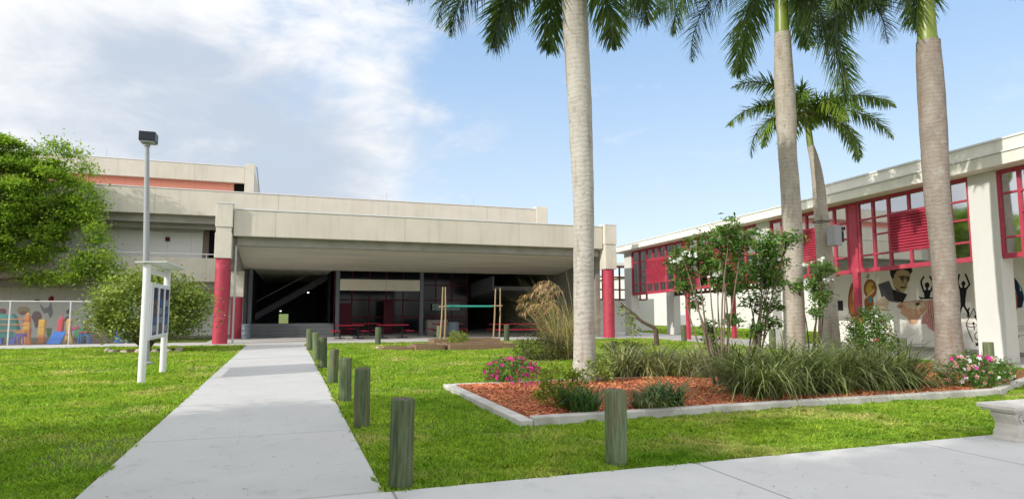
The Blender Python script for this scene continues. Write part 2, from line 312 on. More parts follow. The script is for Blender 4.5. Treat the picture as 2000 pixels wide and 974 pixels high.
def link(name, me, parent=None, off=(0,0,0), smooth=False, bevel=0.0):
    o = bpy.data.objects.new(name, me); COL.objects.link(o)
    if parent: o.parent = parent
    else: o.location = tuple(off)
    OFF[o.name] = tuple(off)
    if smooth == 'auto':
        me.set_sharp_from_angle(angle=R(35))
    if bevel:
        b = o.modifiers.new('bevel', 'BEVEL'); b.width = bevel; b.segments = 2; b.limit_method = 'ANGLE'; b.angle_limit = R(40)
    return o
def npmesh(name, V, F, mats, parent=None, mi=None, smooth=False, base=None):
    """large meshes of equal-sized faces from numpy arrays"""
    off = np.array(base if base is not None else (OFF.get(parent.name, (0,0,0)) if parent else (0,0,0)), float)
    V = np.asarray(V, dtype=np.float32)-off.astype(np.float32); F = np.asarray(F, dtype=np.int32)
    me = bpy.data.meshes.new(name); k = F.shape[1]
    me.vertices.add(len(V)); me.vertices.foreach_set('co', V.ravel())
    me.loops.add(F.size); me.loops.foreach_set('vertex_index', F.ravel())
    me.polygons.add(len(F)); me.polygons.foreach_set('loop_start', np.arange(0, F.size, k, dtype=np.int32))
    me.polygons.foreach_set('loop_total', np.full(len(F), k, dtype=np.int32))
    for m in (mats if isinstance(mats, (list, tuple)) else [mats]): me.materials.append(m)
    if mi is not None: me.polygons.foreach_set('material_index', np.asarray(mi, dtype=np.int32))
    if smooth: me.polygons.foreach_set('use_smooth', np.ones(len(F), dtype=bool))
    me.update(calc_edges=True)
    return link(name, me, parent, off)
def tag(o, label, cat, group=None):
    o['label'] = label; o['category'] = cat
    if group: o['group'] = group
    return o
def struct(o, kind='structure', label=None):
    o['kind'] = kind
    if label: o['label'] = label
    return o
def thing(name, label, cat, loc, group=None):
    o = bpy.data.objects.new(name, None); COL.objects.link(o); o.location = tuple(float(c) for c in loc); o.empty_display_size = 0.2
    OFF[o.name] = tuple(float(c) for c in loc)
    return tag(o, label, cat, group)
def copy_tree(o, loc=None, rz=None, parent=None):
    c = o.copy(); COL.objects.link(c)
    if parent: c.parent = parent
    if loc is not None: c.location = tuple(float(v) for v in loc)
    if rz is not None: c.rotation_euler = (0, 0, rz)
    for ch in list(o.children): copy_tree(ch, parent=c)
    return c

# ---- foliage generators (numpy)
def leaves(P, size, aspect=0.45, up=0.3, szvar=0.35, fold=True, droop=0.0):
    """one rhombic leaf at each point of P: returns verts, quads"""
    n = len(P); d = rng.normal(size=(n,3)); d[:,2] = d[:,2]*0.7-droop; d /= np.linalg.norm(d, axis=1)[:,None]
    q = rng.normal(size=(n,3)); q[:,2] += up*3; s = np.cross(d, q); s /= (np.linalg.norm(s, axis=1)[:,None]+1e-9)
    L = size*(1+szvar*rng.uniform(-1,1,n))[:,None]; w = L*aspect*0.5
    a = P-d*L*0.5; c = P+d*L*0.5; nn = np.cross(s, d)*L*0.12*(1 if fold else 0); mid = P-d*L*0.06+nn
    V = np.stack([a, mid+s*w, c, mid-s*w], 1).reshape(-1,3)
    return V, np.arange(n*4).reshape(-1,4)
def blob_points(c, r, n, shell=0.55):
    d = rng.normal(size=(n,3)); d /= np.linalg.norm(d, axis=1)[:,None]
    rad = (shell+(1-shell)*rng.uniform(0,1,n)**0.7)
    return np.array(c)+d*rad[:,None]*np.array(r)
def clumps(c, r, nclump, per, cr, shell=0.5, cut=None, flatz=0.7):
    """points in many small clumps spread through an ellipsoid"""
    out = []
    cc = blob_points(c, r, nclump, shell)
    for q in cc:
        k = max(4, int(per*rng.uniform(0.5, 1.4))); s = cr*rng.uniform(0.6, 1.35)
        out.append(q+rng.normal(size=(k,3))*s*np.array([1,1,flatz]))
    P = np.concatenate(out)
    if cut is not None: P = P[P[:,2] > cut]
    return P, cc
def strips(base, az, e0, e1, L, w, seg=5, taper=0.9, tw=0.0):
    """arching blades: arrays of base points (n,3), azimuths, start/end elevation, length, width"""
    n = len(base); t = np.linspace(0, 1, seg+1); P = np.zeros((n, seg+1, 3)); P[:,0] = base
    hx = np.cos(az); hy = np.sin(az)
    for i in range(seg):
        e = e0+(e1-e0)*((t[i]+t[i+1])/2)**1.15; st = (L/seg)
        P[:,i+1] = P[:,i]+np.stack([hx*np.cos(e)*st, hy*np.cos(e)*st, np.sin(e)*st], 1)
    side = np.stack([-hy, hx, np.zeros(n)], 1)
    ww = w[:,None]*(1-taper*t[None,:]**1.5)
    A = P+side[:,None,:]*ww[:,:,None]*0.5; B = P-side[:,None,:]*ww[:,:,None]*0.5
    V = np.stack([A, B], 2).reshape(n, (seg+1)*2, 3)
    f = np.array([[2*i, 2*i+1, 2*i+3, 2*i+2] for i in range(seg)])
    F = (np.arange(n)[:,None,None]*(seg+1)*2+f[None]).reshape(-1,4)
    return V.reshape(-1,3), F
def join(parts):
    V = []; F = []; M = []; o = 0
    for k, (v, f) in enumerate(parts):
        V.append(v); F.append(f+o); M.append(np.full(len(f), k)); o += len(v)
    return np.concatenate(V), np.concatenate(F), np.concatenate(M)

# ================================================================== SETTING: ground, walks, bed
WX0, WX1 = -1.62, 0.85              # walkway edges
SY = 5.72                           # far edge of the pavement in front
AY = 31.3                           # near edge of the apron / path along the building
KX, KY0, KY1 = 3.15, 8.38, 12.75    # planting bed
MB().box(-400, 400, -150, 900, -1.0, 0.0).build('lawn', M_SOIL)['kind'] = 'structure'
MB().box(WX0, WX1, SY+0.006, AY-0.006, -0.2, 0.03).build('walkway', M_WALK, bevel=0.01)['kind'] = 'structure'
MB().box(-60, 60, 2.6, SY, -0.2, 0.03).build('pavement', M_SIDE, bevel=0.01)['kind'] = 'structure'
m = MB()
m.box(-40, 18.9, AY, 34.0, -0.2, 0.034); m.box(-3.6, 18.9, 34.0, 62, -0.2, 0.030)
m.build('apron', M_FLOOR)['kind'] = 'structure'
m = MB(); m.box(18.906, 23.2, 5.9, 62, -0.2, 0.034); m.build('path', M_FLOOR)['kind'] = 'structure'
# planting bed: raised mulch and a concrete kerb round it
bed = [(KX+0.12, KY0+0.14), (12.6, KY0+0.10), (13.3, KY0+0.5), (17.6, 10.6), (17.6, 13.4), (8.0, KY1-0.1), (KX+0.12, KY1-0.1)]
MB().prism(bed, -0.1, 0.085).build('mulch_bed', M_MULCH)['kind'] = 'structure'
def kerb_line(mb, pts, w, h):
    for (a, b) in zip(pts[:-1], pts[1:]):
        a = np.array(a); b = np.array(b); d = (b-a)/np.linalg.norm(b-a); n = np.array([-d[1], d[0]])
        mb.prism([tuple(a-n*w/2), tuple(b-n*w/2), tuple(b+n*w/2), tuple(a+n*w/2)], -0.2, h)
m = MB()
kerb_line(m, [(KX, KY1+0.05), (KX, KY0-0.085)], 0.20, 0.10)
kerb_line(m, [(KX+0.104, KY0), (6.2, KY0)], 0.17, 0.13); kerb_line(m, [(6.206, KY0), (9.4, KY0-0.01)], 0.17, 0.134); kerb_line(m, [(9.406, KY0-0.01), (12.55, KY0-0.02)], 0.17, 0.13)
kerb_line(m, [(12.556, KY0-0.02), (13.4, KY0+0.35)], 0.17, 0.128); kerb_line(m, [(13.41, KY0+0.36), (17.7, 10.5)], 0.17, 0.126)
kerb_line(m, [(KX+0.104, KY1), (9.0, KY1-0.1)], 0.16, 0.10)
m.build('kerb', M_KERB, bevel=0.018)['kind'] = 'structure'
# far grass strip beyond the arcade keeps the lawn sheet; dry mulch of the playground
MB().prism([(-40, 34.05), (-7.3, 34.05), (-7.3, 38.2), (-40, 38.2)], -0.1, 0.012).build('playground_ground', M_DIRT)['kind'] = 'structure'

def blocked(x, y):
    rg = 0.035*np.sin(7.3*y+2*np.sin(3.1*y))+0.02*np.sin(23*y)
    b = (x > WX0+rg) & (x < WX1-rg) & (y < AY)
    b |= (y < SY-0.03*np.sin(6.7*x+2*np.sin(2.3*x))-0.02*np.sin(19*x))
    b |= (x > KX-0.1) & (x < 13.0) & (y > KY0-0.09) & (y < KY1+0.06)
    b |= (x > 12.5) & (x < 17.7) & (y > KY0+0.36*(x-12.5)*1.45-0.2) & (y < 13.0)
    b |= (y > AY-0.01) & (x < 18.95)
    b |= (x > 18.9) & (x < 23.2)
    b |= ((x+5.0)**2+(y-27.9)**2 < 1.1)
    return b
def patch(x, y):
    v = np.sin(x*0.9+1.3*np.sin(y*0.6))+np.sin(y*0.8+1.7*np.sin(x*0.5+1))+0.7*np.sin(x*2.3+y*1.9)+0.5*np.sin(3.7*x-2.9*y)
    return v
def grass_blades():
    N = 1700000
    # denser near the viewer: sample depth with a falling density
    u = rng.uniform(0, 1, N); y = 5.2*np.exp(u*math.log(52/5.2))
    a = np.where(y < 14, rng.uniform(-0.42, 2.0, N), rng.uniform(-0.42, 1.35, N)); x = a*y
    keep = ~blocked(x, y)
    far = y > 34; keep &= ~far | ((x > 23) & (y < 50))
    keep &= rng.uniform(0, 1, N) > np.clip((patch(x, y)-0.9)*0.38, 0, 0.86)*(y < 26)
    # bare soil beside the walk
    e = np.abs(x-(WX0-0.35)); keep &= ~((e < 0.5) & (rng.uniform(0, 1, N) < np.clip(np.sin(y*1.7)+np.sin(y*0.63+2)-0.3, 0, 1)*0.8))
    x = x[keep]; y = y[keep]; n = len(x)
    if n > 700000: x = x[:700000]; y = y[:700000]; n = 700000
    d = np.sqrt(x*x+y*y)
    cs = 0.10+0.012*d                                   # tufts: blades of one cell share height and lean
    jx = x+0.35*cs*np.sin(9.1*y/cs*0.21); jy = y+0.35*cs*np.sin(7.7*x/cs*0.23)
    hsh = lambda q: np.modf(np.abs(np.sin(np.floor(jx/0.16)*12.9898+np.floor(jy/0.16)*78.233+q)*43758.5453))[0]
    tf = hsh(0.0); ta = hsh(3.7)*2*math.pi
    h = 0.85*(0.020+0.016*rng.uniform(0, 1, n)+0.042*tf**1.6+0.010*np.clip(patch(y*1.3, x*1.1), -1, 2))*(1+0.012*d)
    w = (0.0048+0.0009*d)*rng.uniform(0.7, 1.3, n)
    az = rng.uniform(0, 2*math.pi, n); ln = rng.uniform(0.2, 1.25, n)*h
    la = ta+rng.normal(0, 1.0, n)
    z = np.zeros(n)
    b = np.stack([x, y, z], 1); s = np.stack([np.cos(az), np.sin(az), z], 1)*w[:,None]*0.5
    l = np.stack([np.cos(la)*ln, np.sin(la)*ln, z], 1)
    mid = b+l*0.35+np.stack([z, z, h*0.6], 1); tip = b+l+np.stack([z, z, h], 1)
    V = np.stack([b-s, b+s, mid+s*0.8, tip, mid-s*0.8], 1).reshape(-1, 3)
    F = np.arange(n*5).reshape(-1, 5)
    o = npmesh('grass', V, F, M_BLADE); struct(o, 'stuff')
grass_blades()

def mulch_chips():
    n = 60000
    x = rng.uniform(KX+0.15, 17.3, n); y = rng.uniform(KY0+0.1, 12.6, n)
    k = (x < 12.6) | (y > KY0+0.5+0.5*(x-12.6)); x = x[k]; y = y[k]; n = len(x)
    P = np.stack([x, y, 0.09+0.02*rng.uniform(0, 1, n)+0.02*np.sin(x*3)*np.sin(y*4)], 1)
    d = rng.normal(size=(n, 3)); d[:,2] *= 0.35; d /= np.linalg.norm(d, axis=1)[:,None]
    s = np.cross(d, np.array([0, 0, 1.])+0.6*rng.normal(size=(n, 3))); s /= np.linalg.norm(s, axis=1)[:,None]
    L = rng.uniform(0.02, 0.10, n)[:,None]; w = rng.uniform(0.005, 0.018, n)[:,None]
    V = np.stack([P-d*L/2-s*w/2, P+d*L/2-s*w/2, P+d*L/2+s*w/2, P-d*L/2+s*w/2], 1).reshape(-1, 3)
    struct(npmesh('mulch_chips', V, np.arange(n*4).reshape(-1, 4), M_CHIP), 'stuff')
mulch_chips()
def litter():
    n = 330
    x = rng.uniform(WX0, WX1, n); y = 5.8*np.exp(rng.uniform(0, 1, n)*1.3)
    x2 = rng.uniform(0, 12, 190); y2 = rng.uniform(3.6, 5.7, 190)
    P = np.stack([np.r_[x, x2], np.r_[y, y2], np.full(520, 0.037)], 1)
    d = rng.normal(size=(520, 3)); d[:,2] = 0; d /= np.linalg.norm(d, axis=1)[:,None]; s = np.stack([-d[:,1], d[:,0], np.full(520, 0.15)], 1)
    L = rng.uniform(0.006, 0.032, 520)[:,None]; w = L*rng.uniform(0.2, 0.6, 520)[:,None]
    V = np.stack([P-d*L/2, P+s*w/2, P+d*L/2, P-s*w/2], 1).reshape(-1, 3)
    struct(npmesh('leaf_litter', V, np.arange(2080).reshape(-1, 4), M_DIRT), 'stuff')
litter()

# ================================================================== MAIN SCHOOL BUILDING
FY = 32.2
B = thing('school_building', 'long beige concrete school with stacked parapets and a deep open entrance between red round columns', 'building', (7, 38, 0))
def bx(name, mat, *boxes, bevel=0.015, parent=None):
    mb = MB()
    for b_ in boxes: mb.box(*b_)
    return mb.build(name, mat, parent or B, bevel=bevel)
# entrance canopy
fas = bx('canopy_fascia', M_CONC, (-2.44, 16.88, FY, FY+0.35, 5.04, 6.28))
bx('flashing', M_CAP, (-2.44, 16.88, FY-0.03, FY+0.4, 6.284, 6.34), parent=fas, bevel=0)
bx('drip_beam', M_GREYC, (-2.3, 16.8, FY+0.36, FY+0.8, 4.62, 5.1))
MB().hexa([(-2.3, FY+0.81, 4.62), (16.8, FY+0.81, 4.62), (16.8, 38.5, 3.87), (-2.3, 38.5, 3.87)],
          [(-2.3, FY+0.81, 4.9), (16.8, FY+0.81, 4.9), (16.8, 38.5, 4.4), (-2.3, 38.5, 4.4)]).build('soffit', M_SOFF, B)
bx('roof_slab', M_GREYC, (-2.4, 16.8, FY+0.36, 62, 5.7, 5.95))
def column(x, y, r, zc, capw, zt, dz, top=True):
    c = MB().lathe((x, y, 0.03), [(r, 0), (r, zc-0.03)], 28).build('column', M_RED, B, smooth='auto')
    mb = MB(); h = capw/2
    mb.box(x-h, x+h, y-h, y+h, zc+0.002, zt)
    if top:
        mb.box(x-h*0.92, x+h*0.92, y-h*0.92, y+h*0.92, zt+0.002, zt+0.26)
        mb.box(x-h*1.02, x+h*1.02, y-h*1.02, y+h*1.02, zt+0.262, dz)
    mb.build('capital', M_CONCW, c, bevel=0.02)
    if top: MB().box(x-h*1.07, x+h*1.07, y-h*1.07, y+h*1.07, dz+0.002, dz+0.05).build('flashing', M_CAP, c)
    return c
column(-2.84, FY+0.1, 0.325, 3.96, 0.72, 5.14, 6.50)
column(17.27, FY+0.1, 0.325, 3.88, 0.72, 5.02, 6.38)
column(-2.55, 37.8, 0.29, 2.28, 0.66, 3.70, 0, top=False)
column(-2.45, 44.5, 0.29, 2.28, 0.66, 3.70, 0, top=False)
column(-2.45, 51.0, 0.29, 2.28, 0.66, 3.70, 0, top=False)
bx('side_beam', M_GREYC, (-2.95, -2.31, FY+0.5, 53, 3.702, 5.0))
bx('downpipe', M_METAL, (-2.36, -2.28, FY+0.36, FY+0.44, 0.05, 4.6), bevel=0)
rw = MB().box(16.84, 17.1, 33.0, 62, 0.03, 5.69).build('side_wall', M_RIB, B)
# hall inside
bx('hall_post', M_POSTB, (-2.02, -1.82, 38.4, 38.6, 0.03, 3.86)); bx('hall_post', M_POSTB, (2.7, 2.92, 38.4, 38.62, 0.03, 3.86))
bx('hall_post', M_POSTB, (7.66, 7.88, 38.4, 38.62, 0.03, 3.86))
bx('hanging_panel', M_CONC, (2.93, 7.65, 38.42, 38.55, 2.72, 3.38))
bx('counter_wall', M_COUNTER, (-1.8, 2.62, 38.25, 38.5, 0.03, 0.82))
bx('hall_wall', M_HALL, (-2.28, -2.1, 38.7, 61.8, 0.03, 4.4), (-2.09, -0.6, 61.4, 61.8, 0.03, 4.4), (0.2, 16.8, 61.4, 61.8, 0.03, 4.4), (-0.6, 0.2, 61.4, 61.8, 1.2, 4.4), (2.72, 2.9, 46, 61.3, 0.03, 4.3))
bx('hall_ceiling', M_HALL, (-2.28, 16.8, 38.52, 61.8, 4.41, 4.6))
mb = MB()
for k in range(9): mb.box(-1.9, 2.6, 40.5+2.2*k, 40.72+2.2*k, 3.95, 4.40)
mb.build('ceiling_beam', M_HALLB, B)
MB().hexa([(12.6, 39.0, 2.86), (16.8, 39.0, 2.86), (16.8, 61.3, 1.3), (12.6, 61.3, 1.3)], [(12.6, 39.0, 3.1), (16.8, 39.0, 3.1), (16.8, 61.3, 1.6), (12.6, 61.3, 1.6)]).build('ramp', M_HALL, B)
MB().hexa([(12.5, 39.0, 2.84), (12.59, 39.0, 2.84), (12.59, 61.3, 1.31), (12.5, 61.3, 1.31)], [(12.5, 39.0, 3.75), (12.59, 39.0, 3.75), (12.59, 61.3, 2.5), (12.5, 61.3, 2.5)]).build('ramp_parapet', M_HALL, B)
lm = mk('lit_lamp', (0.9, 0.9, 0.85), 0.5); lm.node_tree.nodes['Principled BSDF'].inputs['Emission Color'].default_value = (1, 0.95, 0.85, 1); lm.node_tree.nodes['Principled BSDF'].inputs['Emission Strength'].default_value = 1.6
for (u, v, Y_) in ((602, 571, 44.0), (548, 607, 52.0)):
    c_ = atY(u, v, Y_); MB().box(c_[0]-0.06, c_[0]+0.06, Y_, Y_+0.08, c_[2]-0.04, c_[2]+0.04).build('wall_light', lm, B, bevel=0.01)
# glazed maroon screen and stair inside the hall
mb = MB()
for k in range(9): mb.box(3.0+1.15*k-0.04, 3.0+1.15*k+0.04, 44.0, 44.1, 0.03, 4.38)
for z_ in (0.12, 1.1, 2.25, 3.3): mb.box(3.0, 12.2, 44.01, 44.09, z_-0.04, z_+0.04)
fs_ = mb.build('glazed_screen', mk('maroon_frame', (0.22, 0.02, 0.05), 0.5, var=0.2), B)
MB().box(3.0, 12.2, 44.045, 44.055, 0.05, 4.37).build('glass', mk('dark_glass', (0.02, 0.024, 0.032), 0.12, var=0.3, vscale=0.8, spec=0.35), fs_)
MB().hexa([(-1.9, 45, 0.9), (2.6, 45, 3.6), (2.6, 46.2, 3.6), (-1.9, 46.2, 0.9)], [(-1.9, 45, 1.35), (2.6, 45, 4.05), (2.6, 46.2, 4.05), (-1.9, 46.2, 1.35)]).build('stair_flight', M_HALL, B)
MB().tube([(-1.9, 44.9, 2.1), (2.0, 44.9, 4.35)], 0.03, 8).build('handrail', M_METAL, B)
bx('notice_board', mk('notice_white', (0.40, 0.52, 0.50), 0.6), (9.6, 11.6, 43.8, 43.86, 1.55, 2.0))
bx('cabinet', M_GREYC, (8.3, 9.6, 39.2, 39.8, 0.03, 0.95))
bx('vending_box', M_DRED, (2.95, 3.9, 41.5, 42.3, 0.03, 2.0)); bx('vending_box', M_DRED, (6.0, 6.6, 42.0, 42.7, 0.03, 2.2))
# left wing, two storeys with an open gallery
p2 = bx('parapet', M_CONC, (-34, 15.08, 38.0, 38.4, 6.71, 8.08)); bx('flashing', M_CAP, (-34, 15.08, 37.97, 38.45, 8.084, 8.13), parent=p2, bevel=0)
bx('parapet_pier', M_CONCW, (15.09, 15.9, 37.9, 38.7, 5.96, 8.26))
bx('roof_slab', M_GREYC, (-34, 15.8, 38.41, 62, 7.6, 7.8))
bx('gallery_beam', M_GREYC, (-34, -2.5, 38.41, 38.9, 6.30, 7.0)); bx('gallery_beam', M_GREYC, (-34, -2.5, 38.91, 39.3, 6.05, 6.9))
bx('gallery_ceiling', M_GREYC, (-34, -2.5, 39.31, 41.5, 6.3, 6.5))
bx('upper_wall', M_WHITEP, (-34, -4.62, 40.0, 40.25, 4.2, 6.29)); bx('gallery_recess_shade', M_DARK, (-4.61, -2.4, 41.0, 41.3, 4.2, 6.29))  # near-black panel paints in the shade of the open door gap
bx('gallery_door', mk('door_brown', (0.22, 0.16, 0.12), 0.6), (-4.6, -4.3, 40.02, 40.1, 4.42, 6.2))
bx('small_plaque', M_DRED, (-6.52, -6.3, 39.9, 39.996, 5.42, 5.66))  # small dark red plaque on the upper wall
sb = bx('gallery_parapet', M_CONC, (-34, -2.96, 38.0, 38.35, 3.1, 4.38)); bx('gallery_floor', M_GREYC, (-34, -2.4, 38.36, 41.5, 3.2, 4.19))
rl = MB()
rl.tube([(-34, 38.15, 4.60), (-3.3, 38.15, 4.60)], 0.028, 8)
for k in range(13): rl.tube([(-33+2.4*k, 38.15, 4.38), (-33+2.4*k, 38.15, 4.6)], 0.02, 6)
rl.build('railing', M_CAP, B)
cd = MB()
for k, z in enumerate((6.12, 6.0)): cd.tube([(-20, 39.97, z+0.03), (-12, 39.97, z-0.05), (-8, 39.97, z+0.02), (-6, 39.97, z-0.03), (-4.7, 39.97, z)], 0.02, 6)
cd.build('conduit', M_METAL, B)
gw = bx('ground_wall', M_WHITEP, (-34, -2.32, 40.5, 40.8, 0.0, 3.3))
bx('gallery_soffit_beam', M_GREYC, (-34, -2.97, 38.36, 38.8, 2.72, 3.19))
bx('skirting', M_GREYC, (-34, -2.97, 40.42, 40.496, 0.0, 0.14))
# top block with the salmon band
tp = bx('top_parapet', M_CONC, (-34, -3.32, 52.0, 52.4, 11.22, 12.46)); bx('flashing', M_CAP, (-34, -3.32, 51.97, 52.45, 12.464, 12.52), parent=tp, bevel=0)
bx('salmon_band', M_ORANGE, (-34, -4.1, 52.6, 52.9, 7.8, 11.6)); bx('top_recess_shade', M_DARK, (-4.09, -3.3, 53.4, 53.7, 7.8, 11.6))  # near-black panel behind the pier stands in for the recess's shade
bx('top_pier', M_CONCW, (-3.3, -2.62, 51.9, 52.7, 7.81, 12.72)); bx('top_roof', M_GREYC, (-34, -2.7, 52.41, 70, 11.6, 11.8)); bx('top_side_wall', M_CONC, (-2.9, -2.65, 52.71, 70, 7.81, 12.4))
ld = MB()
ld.tube([(-2.5, 52.3, 12.6), (-1.95, 52.3, 8.4)], 0.04, 6); ld.tube([(-2.5, 52.8, 12.6), (-1.95, 52.8, 8.4)], 0.04, 6)
for k in range(10): ld.tube([(-2.5+0.055*k, 52.3, 12.5-0.42*k), (-2.5+0.055*k, 52.8, 12.5-0.42*k)], 0.025, 6)
ld.tube([(-2.5, 52.3, 8.4), (-1.7, 52.3, 8.4)], 0.05, 6)
ld.build('roof_ladder', M_GALV, B)
for (px_, py_, Y_) in ((755, 392, 38.2), (925, 400, 38.2), (208, 300, 52.2)):
    p = atY(px_, py_, Y_); MB().tube([(p[0], Y_, p[2]-0.5), (p[0], Y_, p[2]+0.45)], 0.012, 5).build('lightning_rod', M_GALV, B)
# painted garden figures on the playground wall (abstract blooms and balloons)
def ell(c, rx, rz, n=18, rot=0.0):
    return [(c[0]+rx*math.cos(a)*math.cos(rot)-rz*math.sin(a)*math.sin(rot), c[1]+rx*math.cos(a)*math.sin(rot)+rz*math.sin(a)*math.cos(rot)) for a in [2*math.pi*k/n for k in range(n)]]
pm = MB(); PC = [mk('mural_red', (0.35, 0.03, 0.05), 0.8), mk('mural_grey', (0.10, 0.12, 0.17), 0.8), mk('mural_black', (0.02, 0.02, 0.03), 0.8), mk('mural_teal', (0.02, 0.30, 0.30), 0.8),
          mk('mural_ochre', (0.50, 0.36, 0.10), 0.8), mk('mural_maroon', (0.20, 0.03, 0.05), 0.8), mk('mural_green', (0.08, 0.28, 0.08), 0.8), mk('mural_brown', (0.22, 0.12, 0.08), 0.8), mk('mural_blue', (0.04, 0.12, 0.35), 0.8)]
def wallpoly(px, mi, lay):
    pts = []
    for (u, v) in px:
        p = atY(u, v, 40.5); pts.append((p[0], 40.497-0.003*lay, p[2]))
    pm.add(pts, [tuple(range(len(pts)))], mi)
pm = MB()
wallpoly(ell((72, 618), 10, 11), 5, 1)
wallpoly([(64, 620), (80, 620), (73, 640), (69, 640)], 5, 2)
pm.build('painted_bloom', PC, gw)
pm = MB()
wallpoly([(78, 592), (86, 602), (94, 600), (100, 590), (104, 612), (98, 622), (94, 610), (86, 612), (80, 602)], 1, 1)
wallpoly(ell((100, 584), 5, 7, rot=0.5), 0, 2)
wallpoly(ell((73, 587), 6, 3), 1, 2)
pm.build('painted_bird', PC, gw)
pm = MB()
wallpoly(ell((46, 606), 13, 8), 4, 1)
wallpoly(ell((46, 611), 8, 4), 0, 2)
pm.build('painted_flower', PC, gw)
pm = MB()
wallpoly(ell((133, 609), 4, 4), 2, 1)
wallpoly(ell((139, 611), 4, 4), 2, 2)
wallpoly(ell((136, 607), 4, 4), 2, 3)
wallpoly(ell((132, 623), 5, 6), 2, 1)
pm.build('painted_face', PC, gw)
pm = MB()
wallpoly([(0, 618), (30, 612), (45, 660), (0, 662)], 3, 1)
wallpoly(ell((5, 608), 8, 6), 0, 2)
pm.build('painted_slide', PC, gw)
pm = MB()
wallpoly([(45, 622), (58, 616), (62, 645), (50, 650)], 8, 1)
pm.build('painted_panel', PC, gw)
pm = MB()
wallpoly([(112, 634), (124, 632), (124, 652), (112, 652)], 7, 1)
pm.build('painted_block', PC, gw)
pm = MB()
wallpoly(ell((214, 640), 10, 12), 0, 1)
pm.build('painted_balloon', PC, gw)
pm = MB()
wallpoly(ell((232, 650), 9, 12), 8, 1)
pm.build('painted_balloon', PC, gw)
pm = MB()
wallpoly([(90, 640), (102, 640), (100, 658), (92, 658)], 6, 1)
pm.build('painted_plant', PC, gw)
pm = MB()
wallpoly(ell((222, 660), 12, 8), 4, 2)
pm.build('painted_ball', PC, gw)
pm = MB()
wallpoly(ell((-30, 620), 16, 20), 5, 1)
pm.build('painted_bloom', PC, gw)

# picnic tables under the canopy
def picnic(x, y, L, label, bench=False, rz=0.0):
    t = thing('picnic_table', label, 'picnic table', (x, y, 0.03), 'red tables under the entrance canopy')
    MB().box(x-L/2, x+L/2, y-0.38, y+0.38, 0.73, 0.78).build('table_top', M_TRED, t, bevel=0.012)
    if bench:
        for s_ in (-1, 1): MB().box(x-L/2, x+L/2, y+s_*0.72-0.14, y+s_*0.72+0.14, 0.43, 0.47).build('seat', M_TRED, t, bevel=0.01)
    else:
        for sx in (-1, 1):
            for sy in (-1, 1): MB().box(x+sx*(L/2+0.02)-0.2, x+sx*(L/2+0.02)+0.2, y+sy*0.62-0.17, y+sy*0.62+0.17, 0.43, 0.47).build('seat', M_TRED, t, bevel=0.02)
    for sx in (-1, 1):
        f = MB(); xx = x+sx*L*0.32
        f.tube([(xx, y, 0.03), (xx, y, 0.728)], 0.045, 8); f.tube([(xx-0.3, y, 0.06), (xx+0.3, y, 0.06)], 0.03, 6); f.tube([(xx, y-0.35, 0.06), (xx, y+0.35, 0.06)], 0.03, 6)
        for sy in (-1, 1):
            ex = xx if bench else x+sx*(L/2+0.02)
            f.tube([(xx, y, 0.32), (xx, y+sy*0.55, 0.32), (ex, y+sy*0.66, 0.428)], 0.025, 6)
        f.build('pedestal', M_DARK, t)
    t.rotation_euler = (0, 0, rz)
    return t
picnic(3.25, 35.6, 1.5, 'red picnic table nearest the grey counter wall')
picnic(5.6, 35.7, 1.7, 'red picnic table below the hanging beige panel, behind the lone bollard')
picnic(9.1, 37.2, 1.7, 'small dim red picnic table in the shade behind the bamboo trellis')
picnic(12.9, 35.4, 3.4, 'long red picnic table with bench seats beside the dry pampas grass', True)
picnic(4.6, 39.8, 1.7, 'dim red picnic table deep in the hall behind the front tables')
def barrel(x, y, r, h, label):
    t = thing('trash_barrel', label, 'trash can', (x, y, 0.03))
    MB().lathe((x, y, 0.03), [(r*0.92, 0), (r, 0.02), (r, h*0.35), (r*1.04, h*0.37), (r, h*0.39), (r, h*0.68), (r*1.04, h*0.7), (r, h*0.72), (r*1.02, h)], 20).build('drum', M_BARREL, t, smooth='auto')
    MB().lathe((x, y, 0.03+h+0.002), [(r*1.06, 0), (r*1.06, 0.04), (r*0.7, 0.09)], 20).build('lid', M_BARREL, t, smooth='auto')
barrel(-1.98, 37.0, 0.24, 0.72, 'blue grey trash can beside the second red column')
barrel(9.2, 36.2, 0.33, 0.78, 'blue grey round barrel seen behind the bamboo trellis')

# ================================================================== ARCADE BUILDING ON THE RIGHT
A = thing('arcade_building', 'cream arcade with red window screens, square pillars and a painted mural wall', 'building', (21, 20, 0))
zA = lambda y: 6.15-(y-11.5)*0.0285      # underside edge heights follow the roof's slight fall
zB = lambda y: 5.80-(y-11.5)*0.0275
zC = lambda y: 6.62-(y-11.5)*0.0285
zD = lambda y: 3.20-(y-12.2)*0.0300
Y0, Y1 = 4.5, 35.8
def slab(x0, x1, y0, y1, f0, f1, mb=None, d0=0.0, d1=0.0):
    mb = mb or MB()
    return mb.hexa([(x0,y0,f0(y0)+d0),(x1,y0,f0(y0)+d0),(x1,y1,f0(y1)+d0),(x0,y1,f0(y1)+d0)], [(x0,y0,f1(y0)+d1),(x1,y0,f1(y0)+d1),(x1,y1,f1(y1)+d1),(x0,y1,f1(y1)+d1)])
e = slab(19.4, 24.0, Y0, Y1, zB, zA).build('eave', M_ROOFW, A, bevel=0.02)
slab(19.36, 19.6, Y0, Y1, zA, zA, d0=0.003, d1=0.05).build('flashing', M_CAP, e)
up = slab(19.75, 24.0, Y0, 19.25, zA, zC, d0=0.055).build('upper_parapet', M_ROOFW, A, bevel=0.02)
slab(19.71, 19.95, Y0, 19.27, zC, zC, d0=0.003, d1=0.06).build('flashing', M_CAP, up)
